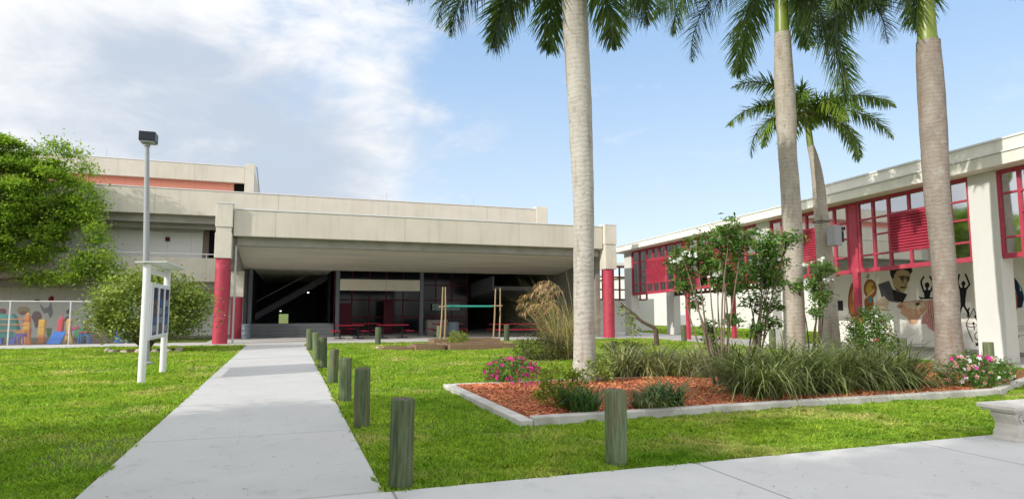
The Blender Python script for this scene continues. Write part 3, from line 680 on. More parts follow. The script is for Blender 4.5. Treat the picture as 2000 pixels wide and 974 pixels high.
for y_ in (34.85, 22.85, 13.3):
    MB().hexa([(19.98, y_-0.42, 0.034), (20.5, y_-0.42, 0.034), (20.5, y_+0.42, 0.034), (19.98, y_+0.42, 0.034)],
              [(19.98, y_-0.42, zB(y_-0.42)-0.004), (20.5, y_-0.42, zB(y_-0.42)-0.004), (20.5, y_+0.42, zB(y_+0.42)-0.004), (19.98, y_+0.42, zB(y_+0.42)-0.004)]).build('pillar', M_WHITE, A, bevel=0.02)
for y_ in (34.85,):
    MB().box(23.0, 23.5, y_-0.4, y_+0.4, 0.034, zB(y_)-0.01).build('pillar', M_WHITE, A, bevel=0.02)
for (x_, y_) in ((20.05, 28.8), (20.05, 18.1), (23.1, 28.95), (23.1, 24.2), (20.05, 9.0)):
    z1 = zB(y_)-0.02
    MB().box(x_-0.02, x_+0.14, y_-0.12, y_+0.12, 0.034, zD(y_)-0.05).build('post', M_RED, A, bevel=0.008)
    MB().box(x_-0.02, x_+0.14, y_-0.22, y_+0.22, zD(y_)-0.048, z1).build('post_head', M_RED, A, bevel=0.008)
def screen(ya, yb, X, cols, louvers, matf, glass=True, rows=(0.0, 0.215, 0.495, 0.735, 1.0)):
    """window screen in the plane x = X from ya to yb; cols = fractions of the bay; louvers = columns that hold a louvre panel"""
    top = lambda y: zB(y)-0.05
    z = lambda y, f: zD(y)+(top(y)-zD(y))*f
    mb = MB(); fr = MB(); lv = MB(); gl = MB()
    tck = 0.10
    def bar_v(y, w, f0=0.0, f1=1.0, d=tck):
        mb.hexa([(X, y-w/2, z(y-w/2, f0)), (X+d, y-w/2, z(y-w/2, f0)), (X+d, y+w/2, z(y+w/2, f0)), (X, y+w/2, z(y+w/2, f0))],
                [(X, y-w/2, z(y-w/2, f1)), (X+d, y-w/2, z(y-w/2, f1)), (X+d, y+w/2, z(y+w/2, f1)), (X, y+w/2, z(y+w/2, f1))])
    def bar_h(a, b, f, w, d=tck, dx=0.004):
        mb.hexa([(X+dx, a, z(a, f)-w/2), (X+d-dx, a, z(a, f)-w/2), (X+d-dx, b, z(b, f)-w/2), (X+dx, b, z(b, f)-w/2)],
                [(X+dx, a, z(a, f)+w/2), (X+d-dx, a, z(a, f)+w/2), (X+d-dx, b, z(b, f)+w/2), (X+dx, b, z(b, f)+w/2)])
    ys = [ya+(yb-ya)*c for c in cols]
    for k, y in enumerate(ys): bar_v(y, 0.11 if k in (0, len(ys)-1) else 0.085, d=0.12)
    bar_h(ya, yb, 0.0, 0.15, 0.13); bar_h(ya, yb, 1.0, 0.14, 0.13, 0.006)
    for k in range(len(ys)-1):
        a, b = ys[k]+0.043, ys[k+1]-0.043
        if k in louvers:
            f0, f1 = rows[1], 0.74
            bar_h(a, b, f0, 0.07); bar_h(a, b, f1, 0.09)
            nn = 2 if b-a < 1.6 else 3
            for q in range(1, nn):
                yy = a+(b-a)*q/nn; bar_v(yy, 0.07, 0.0, f0); bar_v(yy, 0.07, f1, 1.0)
            ns = 13
            for q in range(ns):
                fz = f0+0.03+(f1-f0-0.06)*q/(ns-1)
                h = 0.045
                lv.hexa([(X-0.03, a, z(a, fz)-h), (X-0.015, a, z(a, fz)-h-0.02), (X-0.015, b, z(b, fz)-h-0.02), (X-0.03, b, z(b, fz)-h)],
                        [(X+0.055, a, z(a, fz)+h), (X+0.07, a, z(a, fz)+h-0.02), (X+0.07, b, z(b, fz)+h-0.02), (X+0.055, b, z(b, fz)+h)])
            lv.hexa([(X+0.075, a, z(a, f0)+0.03), (X+0.09, a, z(a, f0)+0.03), (X+0.09, b, z(b, f0)+0.03), (X+0.075, b, z(b, f0)+0.03)],
                    [(X+0.075, a, z(a, f1)-0.03), (X+0.09, a, z(a, f1)-0.03), (X+0.09, b, z(b, f1)-0.03), (X+0.075, b, z(b, f1)-0.03)])
        else:
            for q, f in enumerate(rows[1:-1]):
                if (k % 3 == 1) and q == 1: continue
                bar_h(a, b, f, 0.06)
        fl = rows[1]
        gl.hexa([(X+0.06, a, z(a, 0.02)), (X+0.066, a, z(a, 0.02)), (X+0.066, b, z(b, 0.02)), (X+0.06, b, z(b, 0.02))],
                [(X+0.06, a, z(a, 0.98)), (X+0.066, a, z(a, 0.98)), (X+0.066, b, z(b, 0.98)), (X+0.06, b, z(b, 0.98))])
    s = mb.build('window_screen', matf, A, bevel=0.006)
    if lv.v: lv.build('louvre', matf, s)
    if glass: gl.build('glass', M_GLASS, s)
    return s
std = (0, .155, .31, .69, .845, 1.0)
screen(23.3, 28.55, 20.03, std, (2,), M_RED); screen(29.05, 34.4, 20.03, std, (2,), M_RED)
screen(18.34, 22.4, 20.03, std, (2,), M_RED); screen(13.75, 17.86, 20.03, std, (2,), M_RED)
screen(9.25, 12.85, 20.03, std, (2,), M_RED); screen(4.6, 8.75, 20.03, std, (2,), M_RED)
six = tuple(k/12 for k in range(13))
screen(24.45, 28.7, 23.08, six, (), M_DRED, False); screen(29.2, 34.4, 23.08, six, (), M_DRED, False)
mw = MB().box(23.2, 23.5, Y0, 22.2, 0.034, 5.0).build('mural_wall', M_WARM, A)
slab(23.2, 23.5, Y0, 22.2, lambda y: 5.003, zB, d1=-0.004).build('wall_head', M_WARM, A)
MB().box(23.51, 30, 21.9, 22.2, 0.034, 5.0).build('end_wall', M_WARM, A)
MB().box(23.14, 23.197, Y0, 22.2, 0.036, 0.18).build('skirting', M_GREYC, A)
# end screen behind the right column
for (xa, xb) in ((18.4, 21.6), (21.75, 24.5)):
    mb = MB()
    for k in range(6): mb.box(xa+(xb-xa)*k/5-0.05, xa+(xb-xa)*k/5+0.05, 40.0, 40.1, 2.3, 4.6)
    for z_ in (2.3, 3.0, 3.9, 4.6): mb.box(xa+0.06, xb-0.06, 40.01, 40.09, z_-0.05, z_+0.05)
    mb.build('window_screen', M_DRED, A)
MB().box(17.8, 26, 41.5, 41.8, 0.0, 2.4).build('low_wall', M_WHITE, A)
for x_ in (26.0,): MB().box(17.9, 26, 40.2, 41.4, 4.75, 4.95).build('link_roof', M_ROOFW, A)
fb = thing('far_building', 'white walled building beyond the lawn seen under the red window screens', 'building', (36, 50, 0))
MB().box(36, 44, 26, 90, 0, 5.2).build('wall', M_WHITE, fb); MB().box(35.6, 44.4, 25.6, 90.4, 5.21, 5.5).build('roof', M_ROOFW, fb)
MB().box(35.90, 35.997, 52, 54, 0.0, 1.1).build('air_unit', M_METAL, fb, bevel=0.02)

# ---- mural
mur = MB(); MC = []; FIG = []
def figure(name):
    global mur
    mur = MB(); FIG.append((name, mur))
def mcol(name, c):
    m = mk('mural_'+name, c, 0.85, var=0.15, vscale=6); MC.append(m); return len(MC)-1
cB, cTan, cTan2, cBlk, cPch, cPch2, cPnk, cPnk2, cBrn, cGld, cTel, cNvy, cOrg, cGry = [mcol(n, c) for n, c in (
    ('ink', (0.018, 0.018, 0.026)), ('tan', (0.50, 0.39, 0.22)), ('shade_tan', (0.20, 0.15, 0.085)), ('hair', (0.03, 0.025, 0.025)), ('peach', (0.66, 0.40, 0.25)), ('pale_peach', (0.72, 0.56, 0.42)),
    ('pink', (0.66, 0.30, 0.28)), ('deep_pink', (0.42, 0.12, 0.13)), ('cello', (0.30, 0.105, 0.04)), ('gold', (0.45, 0.32, 0.07)), ('teal_paint', (0.03, 0.25, 0.26)), ('navy', (0.02, 0.03, 0.075)), ('orange_paint', (0.52, 0.19, 0.06)), ('slate', (0.11, 0.11, 0.13)))]
XM = 23.2
def z8(u, v): return (1640+u/4.869, 520+v/4.869)
def z4(u, v): return (1600+u/4.87, 380+v/4.87)
def mp(poly, mi, lay, f=z8):
    pts = []
    for (u, v) in poly:
        p = atX(*f(u, v), XM); pts.append((XM-0.003-0.0022*lay, p[1], p[2]))
    mur.add(pts, [tuple(range(len(pts)))], mi)
def ms(pts, w, mi, lay, f=z8):
    for (a, b) in zip(pts[:-1], pts[1:]):
        a = np.array(a, float); b = np.array(b, float); d = b-a; n = np.array([-d[1], d[0]])/(np.linalg.norm(d)+1e-6)*w/2; d = d/(np.linalg.norm(d)+1e-6)*w*0.3
        mp([tuple(a-n-d), tuple(b-n+d), tuple(b+n+d), tuple(a+n-d)], mi, lay, f)
figure('painted_cello')
mp(ell((135, 310), 55, 175, 22, 0.06), cBrn, 0); mp(ell((128, 330), 36, 120, 20, 0.06), cOrg, 1); mp(ell((138, 270), 14, 60, 14), cPch2, 2)
mp(ell((290, 215), 62, 95, 20), cBrn, 0); mp(ell((290, 210), 42, 62, 18), cGld, 1); mp(ell((318, 195), 16, 18), cBrn, 2); mp(ell((293, 315), 18, 28), cTel, 2); mp(ell((280, 340), 46, 80), cBrn, -0.5)
ms([(235, 310), (335, 225)], 8, cPch2, 3); ms([(265, 120), (268, 70), (285, 80), (272, 105), (250, 90)], 5, cB, 1)
figure('painted_man')
mp([(365, 170), (470, 135), (505, 215), (560, 235), (640, 262), (612, 300), (560, 345), (470, 330), (400, 300), (385, 240)], cGry, 0)
mp([(500, 225), (560, 232), (642, 268), (600, 345), (520, 320)], cBlk, 1); mp([(330, 350), (420, 280), (470, 330), (450, 430), (360, 420)], cPch2, 0.5)
mp([(478, 35), (520, 8), (600, -8), (680, 5), (695, 45), (672, 75), (655, 45), (600, 30), (545, 42), (520, 80), (515, 115), (498, 118), (482, 75)], cBlk, 2)
mp([(512, 80), (545, 42), (600, 30), (655, 45), (676, 80), (668, 130), (646, 160), (642, 205), (605, 252), (550, 240), (515, 195), (500, 140)], cTan, 1)
mp([(600, 85), (660, 95), (668, 130), (646, 160), (625, 178), (600, 160), (580, 120)], cTan2, 2); mp([(520, 195), (560, 215), (600, 252), (550, 240)], cTan2, 2)
mp([(562, 96), (612, 92), (618, 104), (570, 110)], cBlk, 3); mp([(634, 96), (664, 100), (662, 110), (634, 106)], cBlk, 3); mp(ell((592, 118), 16, 7), cBlk, 3); mp(ell((650, 118), 10, 6), cBlk, 3)
mp([(618, 120), (634, 120), (640, 160), (618, 170), (604, 160)], cTan, 3); mp([(575, 192), (640, 186), (636, 196), (580, 204)], cBlk, 3); mp([(582, 205), (632, 198), (622, 212), (592, 214)], cTan2, 3); mp([(498, 118), (512, 112), (520, 150), (508, 170)], cTan, 2)
figure('painted_woman')
mp([(540, 380), (572, 345), (610, 332), (700, 325), (760, 318), (830, 330), (858, 370), (830, 420), (780, 462), (730, 486), (660, 492), (612, 472), (575, 440), (590, 415)], cPch, 0)
mp([(600, 345), (700, 332), (800, 340), (820, 380), (740, 410), (640, 400)], cPch2, 1); mp([(720, 345), (755, 335), (770, 358), (740, 378), (722, 365)], cTan2, 2); mp(ell((744, 358), 12, 10), cBlk, 3); ms([(690, 330), (740, 322), (785, 335)], 6, cTan2, 2)
mp([(560, 380), (600, 372), (598, 384), (566, 390)], cPnk2, 2); mp([(640, 488), (770, 470), (730, 545), (665, 545)], cPch, -0.3); mp([(660, 540), (735, 540), (700, 560)], cPch2, -0.2)
mp([(826, 322), (880, 318), (930, 328), (942, 600), (905, 625), (868, 600), (820, 545), (772, 545), (790, 470), (835, 420), (862, 370)], cPnk, -0.6)
for k in range(9):
    u0 = 838+10*k; ms([(u0, 345+6*k), (u0-6, 420), (u0+8, 480), (u0-10, 540), (u0+4, 590)], 4, cPnk2 if k % 2 else cPch2, 1)
figure('painted_dancer')
mp([(798, 225), (868, 225), (856, 300), (806, 300)], cB, 0); mp(ell((832, 178), 23, 27), cB, 0); ms([(800, 238), (778, 170), (776, 140), (800, 98)], 17, cB, 1); ms([(866, 238), (888, 175), (886, 145), (858, 95)], 17, cB, 1); ms([(832, 195), (832, 235)], 20, cB, 1)
mp([(748, 285), (790, 296), (880, 294), (905, 280), (902, 308), (770, 310)], cB, 1)
figure('painted_dancer')
mp([(1138, 202), (1212, 202), (1198, 300), (1194, 385), (1150, 385), (1146, 300)], cB, 0); mp(ell((1177, 163), 19, 25), cB, 0); ms([(1147, 216), (1124, 160), (1128, 120), (1138, 75)], 17, cB, 1); ms([(1204, 216), (1236, 170), (1215, 115), (1197, 75)], 17, cB, 1); ms([(1177, 180), (1177, 210)], 18, cB, 1)
ms([(1163, 370), (1146, 430), (1130, 490)], 20, cB, 1); ms([(1182, 370), (1205, 410), (1225, 440), (1222, 475)], 20, cB, 1); ms([(1215, 440), (1232, 395)], 14, cB, 1)
figure('painted_scroll')
ms([(1275, 398), (1335, 550), (1205, 540), (1275, 398)], 7, cB, 1); ms([(1200, 545), (1230, 575), (1290, 572), (1335, 548)], 7, cB, 1); ms([(1205, 560), (1235, 640), (1268, 715)], 9, cB, 1); ms([(1272, 530), (1282, 600)], 10, cB, 1); mp(ell((1274, 540), 12, 14), cB, 2); ms([(1290, 470), (1312, 515)], 20, cB, 1)
ms([(1340, 635), (1310, 620), (1285, 645), (1290, 685), (1318, 700), (1345, 682)], 8, cB, 1); mp(ell((1312, 738), 17, 15), cB, 1); ms([(1295, 725), (1300, 755)], 8, cB, 1)
figure('painted_listener')
mp([(1608, 82), (1650, 95), (1690, 140), (1712, 200), (1720, 270), (1690, 300), (1672, 220), (1640, 200), (1615, 190)], cNvy, 0); mp([(1690, 235), (1742, 230), (1755, 300), (1735, 390), (1690, 395)], cNvy, 0.3); ms([(1692, 150), (1730, 210), (1745, 260)], 10, cTel, 1)
mp([(1618, 205), (1668, 220), (1690, 300), (1690, 400), (1662, 470), (1648, 440), (1636, 330)], cOrg, 1); mp([(1630, 330), (1650, 335), (1652, 470), (1640, 500)], cB, 2)
figure('painted_notes')
for k in range(3): ms([(1648, 582+22*k), (1760, 558+20*k)], 4, cGry, 1)
ms([(1648, 668), (1760, 652)], 4, cGry, 1); mp([(1675, 650), (1708, 650), (1706, 682), (1678, 682)], cB, 2); ms([(1692, 682), (1692, 735)], 6, cB, 2)
ms([(655, 742), (800, 738)], 4, cGry, 1); ms([(780, 715), (800, 700)], 4, cGry, 1)
figure('painted_eye')
ms([(828, 612), (852, 578), (882, 562)], 9, cB, 1, z4); mp(ell((852, 612), 22, 12, 14, -0.5), cB, 1, z4); mp(ell((848, 612), 9, 6, 10, -0.5), cPch2, 2, z4)
for (u, v) in ((985, 580), (1055, 608), (600, 600), (518, 640)): mp(ell((u, v), 9, 8, 10), cB, 1, z4); ms([(u+8, v), (u+10, v-48), (u+24, v-40)], 4, cB, 1, z4)
ms([(940, 540), (1075, 520)], 3, cGry, 1, z4); ms([(940, 560), (1075, 540)], 3, cGry, 1, z4)
for nm_, mb_ in FIG: mb_.build(nm_, MC, mw)
p0 = atX(1635, 587, XM); p1 = atX(1647, 606, XM)
MB().box(XM-0.03, XM-0.004, p1[1], p0[1], p1[2], p0[2]).build('wall_plaque', M_DARK, A, bevel=0.004)
# ================================================================== STREET FURNITURE
# lamp post
lp = gnd(284, 711)
t = thing('lamp_post', 'tall grey lamp post with a black box head behind the white notice board', 'street lamp', (lp[0], lp[1], 0))
LZ = 6.55
LT = lp[0]-0.27
MB().tube([(lp[0], lp[1], 0.02), (lp[0]-0.1, lp[1], 2.5), (LT, lp[1], LZ)], [0.11, 0.095, 0.062], 16).build('pole', M_GALV, t, smooth='auto')
MB().lathe((lp[0], lp[1], 0), [(0.2, 0), (0.2, 0.05), (0.15, 0.08)], 16).build('base_plate', M_GALV, t)
hx, hy = LT, lp[1]
hd = MB().box(hx-0.19, hx+0.25, hy-0.25, hy+0.25, LZ+0.08, LZ+0.36).build('lamp_head', M_LAMPB, t, bevel=0.012)
MB().box(hx-0.16, hx+0.22, hy-0.22, hy+0.22, LZ+0.05, LZ+0.078).build('lens', M_LENS, hd)
MB().tube([(hx, hy, LZ-0.05), (hx, hy, LZ+0.05)], 0.09, 12).build('bracket', M_GALV, hd)

# notice board
SX, SA, SBY = -2.93, 15.95, 18.5
t = thing('notice_board', 'white two-post notice board with three dark display windows under a small flat roof', 'sign', (SX, (SA+SBY)/2, 0))
for y in (SA, SBY): MB().tube([(SX, y, 0), (SX, y, 2.62)], 0.078, 18).build('post', M_SIGNW, t, smooth='auto')
bd = MB().box(SX-0.06, SX+0.09, SA+0.1, SBY-0.1, 0.92, 2.2).build('cabinet', M_SIGNW, t, bevel=0.012)
bw = (SBY-SA-0.2); n3 = 3
pp = [mk('poster_navy', (0.035, 0.04, 0.09), 0.3), mk('poster_brown', (0.13, 0.085, 0.065), 0.4), mk('poster_pale', (0.20, 0.235, 0.29), 0.4), mk('poster_blue', (0.05, 0.11, 0.26), 0.4)]
for k in range(3):
    a = SA+0.1+0.14+k*(bw-0.14)/3; b = a+(bw-0.14)/3-0.14
    w = MB().box(SX+0.0935, SX+0.098, a, b, 1.02, 2.1).build('display_window', pp[0], bd)
    q = MB()
    for r_ in range(4):
        z0_ = 1.06+r_*0.2+random.uniform(0, 0.03)
        q.box(SX+0.1, SX+0.103, a+0.06, b-0.06-random.uniform(0, 0.1), z0_, z0_+0.16, random.choice((0, 1, 2)))
    q.build('poster', [pp[1], pp[2], pp[3]], w)
    fr = MB()
    for (ya, yb, za, zb) in ((a-0.04, b+0.04, 2.1, 2.14), (a-0.04, b+0.04, 0.98, 1.02), (a-0.04, a, 1.022, 2.098), (b, b+0.04, 1.022, 2.098)): fr.box(SX+0.0935, SX+0.115, ya, yb, za, zb)
    fr.build('frame', M_SIGNW, w)
MB().box(SX-0.05, SX+0.05, SA+0.08, SBY-0.08, 2.42, 2.52).build('rail', M_SIGNW, t)
MB().hexa([(SX-0.22, SA-0.15, 2.625), (SX+0.40, SA-0.15, 2.645), (SX+0.40, SBY+0.3, 2.645), (SX-0.22, SBY+0.3, 2.625)],
          [(SX-0.22, SA-0.15, 2.65), (SX+0.40, SA-0.15, 2.67), (SX+0.40, SBY+0.3, 2.67), (SX-0.22, SBY+0.3, 2.65)]).build('roof', M_SIGNW, t)

# chain link fence
t = thing('chain_link_fence', 'galvanised chain link fence in front of the playground wall', 'fence', (-14, 34.25, 0))
FX0, FX1, FYY, FH = -24.0, -6.9, 34.25, 1.97
for k in range(8):
    x = -7.0-2.28*k-0.02*k
    MB().tube([(x, FYY, 0), (x, FYY, FH+0.02)], 0.034, 10).build('post', M_CAP, t, smooth='auto')
MB().tube([(FX0, FYY, FH), (FX1, FYY, FH)], 0.024, 8).build('top_rail', M_CAP, t)
mb_v = []; mb_f = []
def wire(a, b, w=0.0032):
    o = len(mb_v); d = np.array(b)-np.array(a); nrm = np.array([-d[2], 0, d[0]]); nrm = nrm/np.linalg.norm(nrm)*w
    for p in (a, b):
        mb_v.extend([np.array(p)+nrm, np.array(p)+np.array([0, w, 0]), np.array(p)-nrm, np.array(p)-np.array([0, w, 0])])
    for k in range(4): mb_f.append((o+k, o+(k+1) % 4, o+4+(k+1) % 4, o+4+k))
s_ = 0.085; xx = FX0-FH
while xx < FX1:
    a = max(xx, FX0); b = min(xx+FH, FX1)
    if b > a:
        wire((a, FYY-0.03, a-xx+0.02), (b, FYY-0.03, b-xx+0.02)); wire((a, FYY-0.036, FH-(a-xx)), (b, FYY-0.036, FH-(b-xx)))
    xx += s_
npmesh('wire_mesh', np.array(mb_v), np.array(mb_f), M_METAL, t)

# bollards: weathered treated timber
def log_mesh(seed, h, r):
    rr = random.Random(seed); mb = MB(); n = 26
    off = [rr.uniform(-0.035, 0.035) for _ in range(n)]
    for c in range(3):
        k = rr.randrange(n); off[k] -= 0.10
    lv = [-0.25, 0.0, 0.12, 0.3*h, 0.55*h, 0.8*h, h-0.03, h-0.008, h]
    sc = [1.0, 1.03, 1.0, 0.99, 1.0, 0.985, 0.985, 0.96, 0.90]
    vs = []; lean = (rr.uniform(-0.012, 0.012), rr.uniform(-0.012, 0.012))
    for z, s in zip(lv, sc):
        for k in range(n):
            a = 2*math.pi*k/n; q = r*s*(1+off[k]*(0.8+0.4*math.sin(z*5+k)))
            vs.append((q*math.cos(a)+lean[0]*z/h*1.2, q*math.sin(a)+lean[1]*z/h*1.2, z))
    fs = [(i*n+k, i*n+(k+1) % n, (i+1)*n+(k+1) % n, (i+1)*n+k) for i in range(len(lv)-1) for k in range(n)]
    mb.add(vs, fs, 0); mb.add(vs[-n:], [tuple(range(n))], 1)
    return mb
def bollard(x, y, label, h=0.8, r=0.105, seed=0, group='weathered wooden bollards'):
    o = log_mesh(seed, h, r).build('bollard', [M_WOODG, M_WOODT], None, smooth='auto')
    o.location = (x, y, 0); o.rotation_euler = (R(1.6)*math.sin(seed*2.3), R(1.6)*math.cos(seed*3.1), seed*1.7)
    return tag(o, label, 'bollard', group)
g1 = 'wooden bollards along the right edge of the walkway'
for k, (y, h, lab) in enumerate((
        (5.86, 0.80, 'nearest split brown wooden bollard at the corner of walkway and pavement'),
        (8.95, 0.81, 'green wooden bollard second from the pavement corner beside the walkway'),
        (11.4, 0.77, 'brownish wooden bollard third from the pavement corner beside the walkway'),
        (14.5, 0.74, 'pale wooden bollard fourth from the pavement corner beside the walkway'),
        (18.1, 0.86, 'green wooden bollard fifth from the pavement, in the far cluster by the walkway'),
        (21.2, 0.88, 'wooden bollard sixth from the pavement, middle of the far cluster by the walkway'),
        (26.4, 0.84, 'farthest small wooden bollard at the building end of the walkway'))):
    bollard((0.985, 0.985, 0.97, 0.965, 0.95, 0.92, 0.88)[k]+0.03, y, lab, h, 0.107 if k < 4 else 0.115, k+1, g1)
bollard(3.26, 5.98, 'dark green wooden bollard standing alone on the grass before the mulch bed', 0.77, 0.115, 12)
g2 = 'wooden bollards along the far edge of the lawn'
bollard(3.99, 29.6, 'lone pale wooden bollard in front of the red picnic tables', 0.80, 0.13, 21, g2)
bollard(7.0, 30.3, 'pale wooden bollard left of the bamboo trellis', 0.82, 0.13, 22, g2)
bollard(10.55, 30.6, 'pale wooden bollard right of the bamboo trellis', 0.84, 0.14, 23, g2)
bollard(13.2, 30.2, 'pale wooden bollard half hidden by the dry pampas grass', 0.84, 0.14, 24, g2)
bollard(18.72, 27.2, 'grey wooden bollard beside the far red arcade post', 0.84, 0.13, 25, g2)
p = gnd(1423, 668); bollard(p[0], p[1]-2, 'grey wooden bollard between the oleander stems by the lawn path', 0.84, 0.13, 26, g2)
p = gnd(1508, 676); bollard(18.3, 20.6, 'grey wooden bollard left of the second palm trunk', 0.84, 0.13, 27, g2)
p = gnd(1766, 716); bollard(p[0], p[1], 'dark wooden bollard mostly hidden by the red flowered shrub', 0.8, 0.13, 28, g2)
p = gnd(1934, 735); bollard(p[0], p[1], 'green grey wooden bollard behind the pink flowers beside the white pillar', 0.82, 0.115, 29, g2)

# raised timber beds
def plank_box(name, label, x0, x1, y0, y1, h, tk=0.07, z0=0.0, soil=True):
    t = thing(name, label, 'planter', ((x0+x1)/2, (y0+y1)/2, 0), 'timber planter boxes on the lawn')
    MB().box(x0, x1, y0, y0+tk, z0, h).build('board', M_LUMBER, t, bevel=0.01); MB().box(x0, x1, y1-tk, y1, z0, h-0.004).build('board', M_LUMBER, t, bevel=0.01)
    MB().box(x0, x0+tk, y0+tk+0.003, y1-tk-0.003, z0, h-0.01).build('board', M_LUMBER, t, bevel=0.01); MB().box(x1-tk, x1, y0+tk+0.003, y1-tk-0.003, z0, h-0.01).build('board', M_LUMBER, t, bevel=0.01)
    if soil: MB().box(x0+tk+0.004, x1-tk-0.004, y0+tk+0.004, y1-tk-0.004, z0, h-0.07).build('soil', M_DIRT, t)
    return t
plank_box('planter_box', 'low grey timber planter box at the left end of the row', 3.55, 4.75, 25.0, 26.1, 0.14)
plank_box('planter_box', 'middle grey timber planter box with a light corner block', 4.78, 5.95, 24.7, 26.0, 0.24)
plank_box('planter_box', 'long brown timber planter box at the right end of the row', 6.05, 8.75, 24.3, 25.6, 0.26)
plank_box('planter_box', 'rear brown timber planter box with a leafy herb in front', 6.15, 9.2, 27.6, 28.8, 0.3)
bs = MB().box(3.45, 3.75, 25.9, 26.3, 0, 0.12).build('stone', M_STONE, None, bevel=0.03, base=(3.6, 26.1, 0)); tag(bs, 'pale stone block at the left end of the timber planters', 'stone')
# bamboo trellis
t = thing('trellis', 'bamboo stake trellis with a green cross pole standing in the rear planter', 'trellis', (8.0, 28.2, 0))
def stake(pxb, pxt, Y):
    a = atY(*pxb, Y); b = atY(*pxt, Y); a[2] = 0.05
    mid = (a+b)/2+np.array([random.uniform(-0.03, 0.03), 0, 0])
    MB().tube([a, mid, b], [0.04, 0.036, 0.028], 8).build('stake', M_STAKE, t, smooth='auto')
stake((859, 660), (865, 560), 28.0); stake((868, 660), (870, 560), 28.4); stake((963, 660), (968, 563), 28.0); stake((975, 660), (977, 562), 28.4)
a = atY(857, 599, 28.2); b = atY(981, 597, 28.2); a1 = atY(872, 598, 28.2); b1 = atY(962, 598, 28.2)
MB().tube([a, b], 0.034, 8).build('cross_pole', M_STAKE, t); MB().tube([a1, b1], 0.05, 10).build('green_pole', M_TEAL, t)

# concrete bench on the right
q = gnd(1983, 797, 0.44); bx0, by0 = q[0], q[1]
t = thing('bench', 'white cast concrete garden bench with ornate pedestal legs on the pavement edge', 'bench', (bx0+0.6, by0+0.2, 0))
m = MB(); m.box(bx0+0.02, bx0+1.3, by0+0.02, by0+0.42, 0.375, 0.40); m.box(bx0-0.012, bx0+1.33, by0-0.012, by0+0.45, 0.401, 0.455)
m.build('seat', M_BENCH, t, bevel=0.014)
prof = [(0.00, 0.0), (0.24, 0.0), (0.245, 0.05), (0.20, 0.07), (0.195, 0.12), (0.16, 0.17), (0.15, 0.22), (0.185, 0.27), (0.225, 0.32), (0.23, 0.355), (0.19, 0.374), (0.0, 0.374)]
for cx in (bx0+0.32, bx0+1.02):
    pts = [(cx-a_, by0+0.06, z) for a_, z in prof[1:-1]]+[(cx+a_, by0+0.06, z) for a_, z in prof[-2:0:-1]]
    lg = MB().extr(pts, (0, 0.30, 0)).build('pedestal', M_BENCH, t, bevel=0.012)
    sc = MB()
    for s_ in (-1, 1):
        sc.tube([(cx+s_*(0.13+0.055*math.cos(a_)*(1-a_/12)), by0+0.048, 0.285+0.055*math.sin(a_)*(1-a_/12)) for a_ in np.linspace(0, 9, 22)], 0.014, 6)
        sc.tube([(cx+s_*(0.06+0.03*math.cos(a_)), by0+0.05, 0.12+0.1*math.sin(a_)) for a_ in np.linspace(-1.4, 1.4, 10)], 0.013, 6)
    sc.tube([(cx, by0+0.05, 0.08), (cx, by0+0.045, 0.2), (cx, by0+0.05, 0.34)], [0.02, 0.045, 0.02], 8)
    sc.build('scroll_ornament', M_BENCH, lg, smooth=True)

# ================================================================== PLAYGROUND (behind the fence)
PY = 35.3
def PX(u): return atY(u, 650, PY)[0]
def toy(name, label, u, cat='toy'):
    return thing(name, label, cat, (PX(u), PY, 0.012))
def legs4(t, x0, x1, y0, y1, h, mat, sp=0.06, r=0.035):
    for sx, x in ((-1, x0), (1, x1)):
        for sy, y in ((-1, y0), (1, y1)):
            MB().tube([(x+sx*sp, y+sy*sp, 0.012), (x, y, h)], r, 8).build('leg', mat, t)
def play_table(name, label, u0, u1, h, mtop, mleg, y=PY, cat='toy table'):
    t = toy(name, label, (u0+u1)/2, cat); x0, x1 = PX(u0), PX(u1)
    MB().box(x0, x1, y-0.25, y+0.25, h-0.06, h).build('top', mtop, t, bevel=0.02)
    MB().box(x0+0.03, x1-0.03, y-0.22, y+0.22, h-0.2, h-0.064).build('apron_panel', mleg, t, bevel=0.01)
    legs4(t, x0+0.06, x1-0.06, y-0.19, y+0.19, h-0.1, mleg); return t
play_table('toy_stool', 'purple plastic stool with a yellow top behind the fence', 32, 51, 0.58, T_YELLOW, T_PURPLE)
play_table('toy_table', 'blue plastic table with a red top beside the toy playhouse', 160, 180, 0.58, T_RED, T_BLUE, PY-0.35)
t = toy('climbing_pole', 'yellow stepped plastic climbing pole behind the purple stool', 43, 'climbing toy')
x = PX(43)
for k in range(4): MB().box(x-0.16+0.02*k, x+0.16-0.02*k, PY+0.45, PY+0.7, 0.012+0.33*k, 0.33+0.33*k).build('step_block', (T_YELLOW, T_ORANGE)[k % 2], t, bevel=0.02)
MB().lathe((x, PY+0.58, 1.33), [(0.05, 0), (0.08, 0.05), (0.05, 0.11), (0.01, 0.13)], 12).build('finial', T_YELLOW, t, smooth=True)
t = toy('toy_post', 'yellow plastic play post below the maroon painted bloom', 74, 'climbing toy')
x = PX(74)
for k in range(3): MB().box(x-0.13, x+0.13, PY+0.4, PY+0.6, 0.012+0.38*k, 0.38+0.38*k).build('segment', (T_ORANGE, T_YELLOW, T_YELLOW)[k], t, bevel=0.025)
t = toy('toy_slide', 'teal plastic slide with orange rails at the left frame edge', 10, 'slide')
x0, x1 = PX(-25), PX(30)
MB().hexa([(x0, PY+0.5, 0.3), (x1, PY+0.5, 0.3), (x1, PY+0.9, 0.3), (x0, PY+0.9, 0.3)], [(x0, PY+0.5, 1.45), (x1-0.25, PY+0.5, 1.3), (x1-0.25, PY+0.9, 1.3), (x0, PY+0.9, 1.45)]).build('body', T_TEAL, t, bevel=0.05)
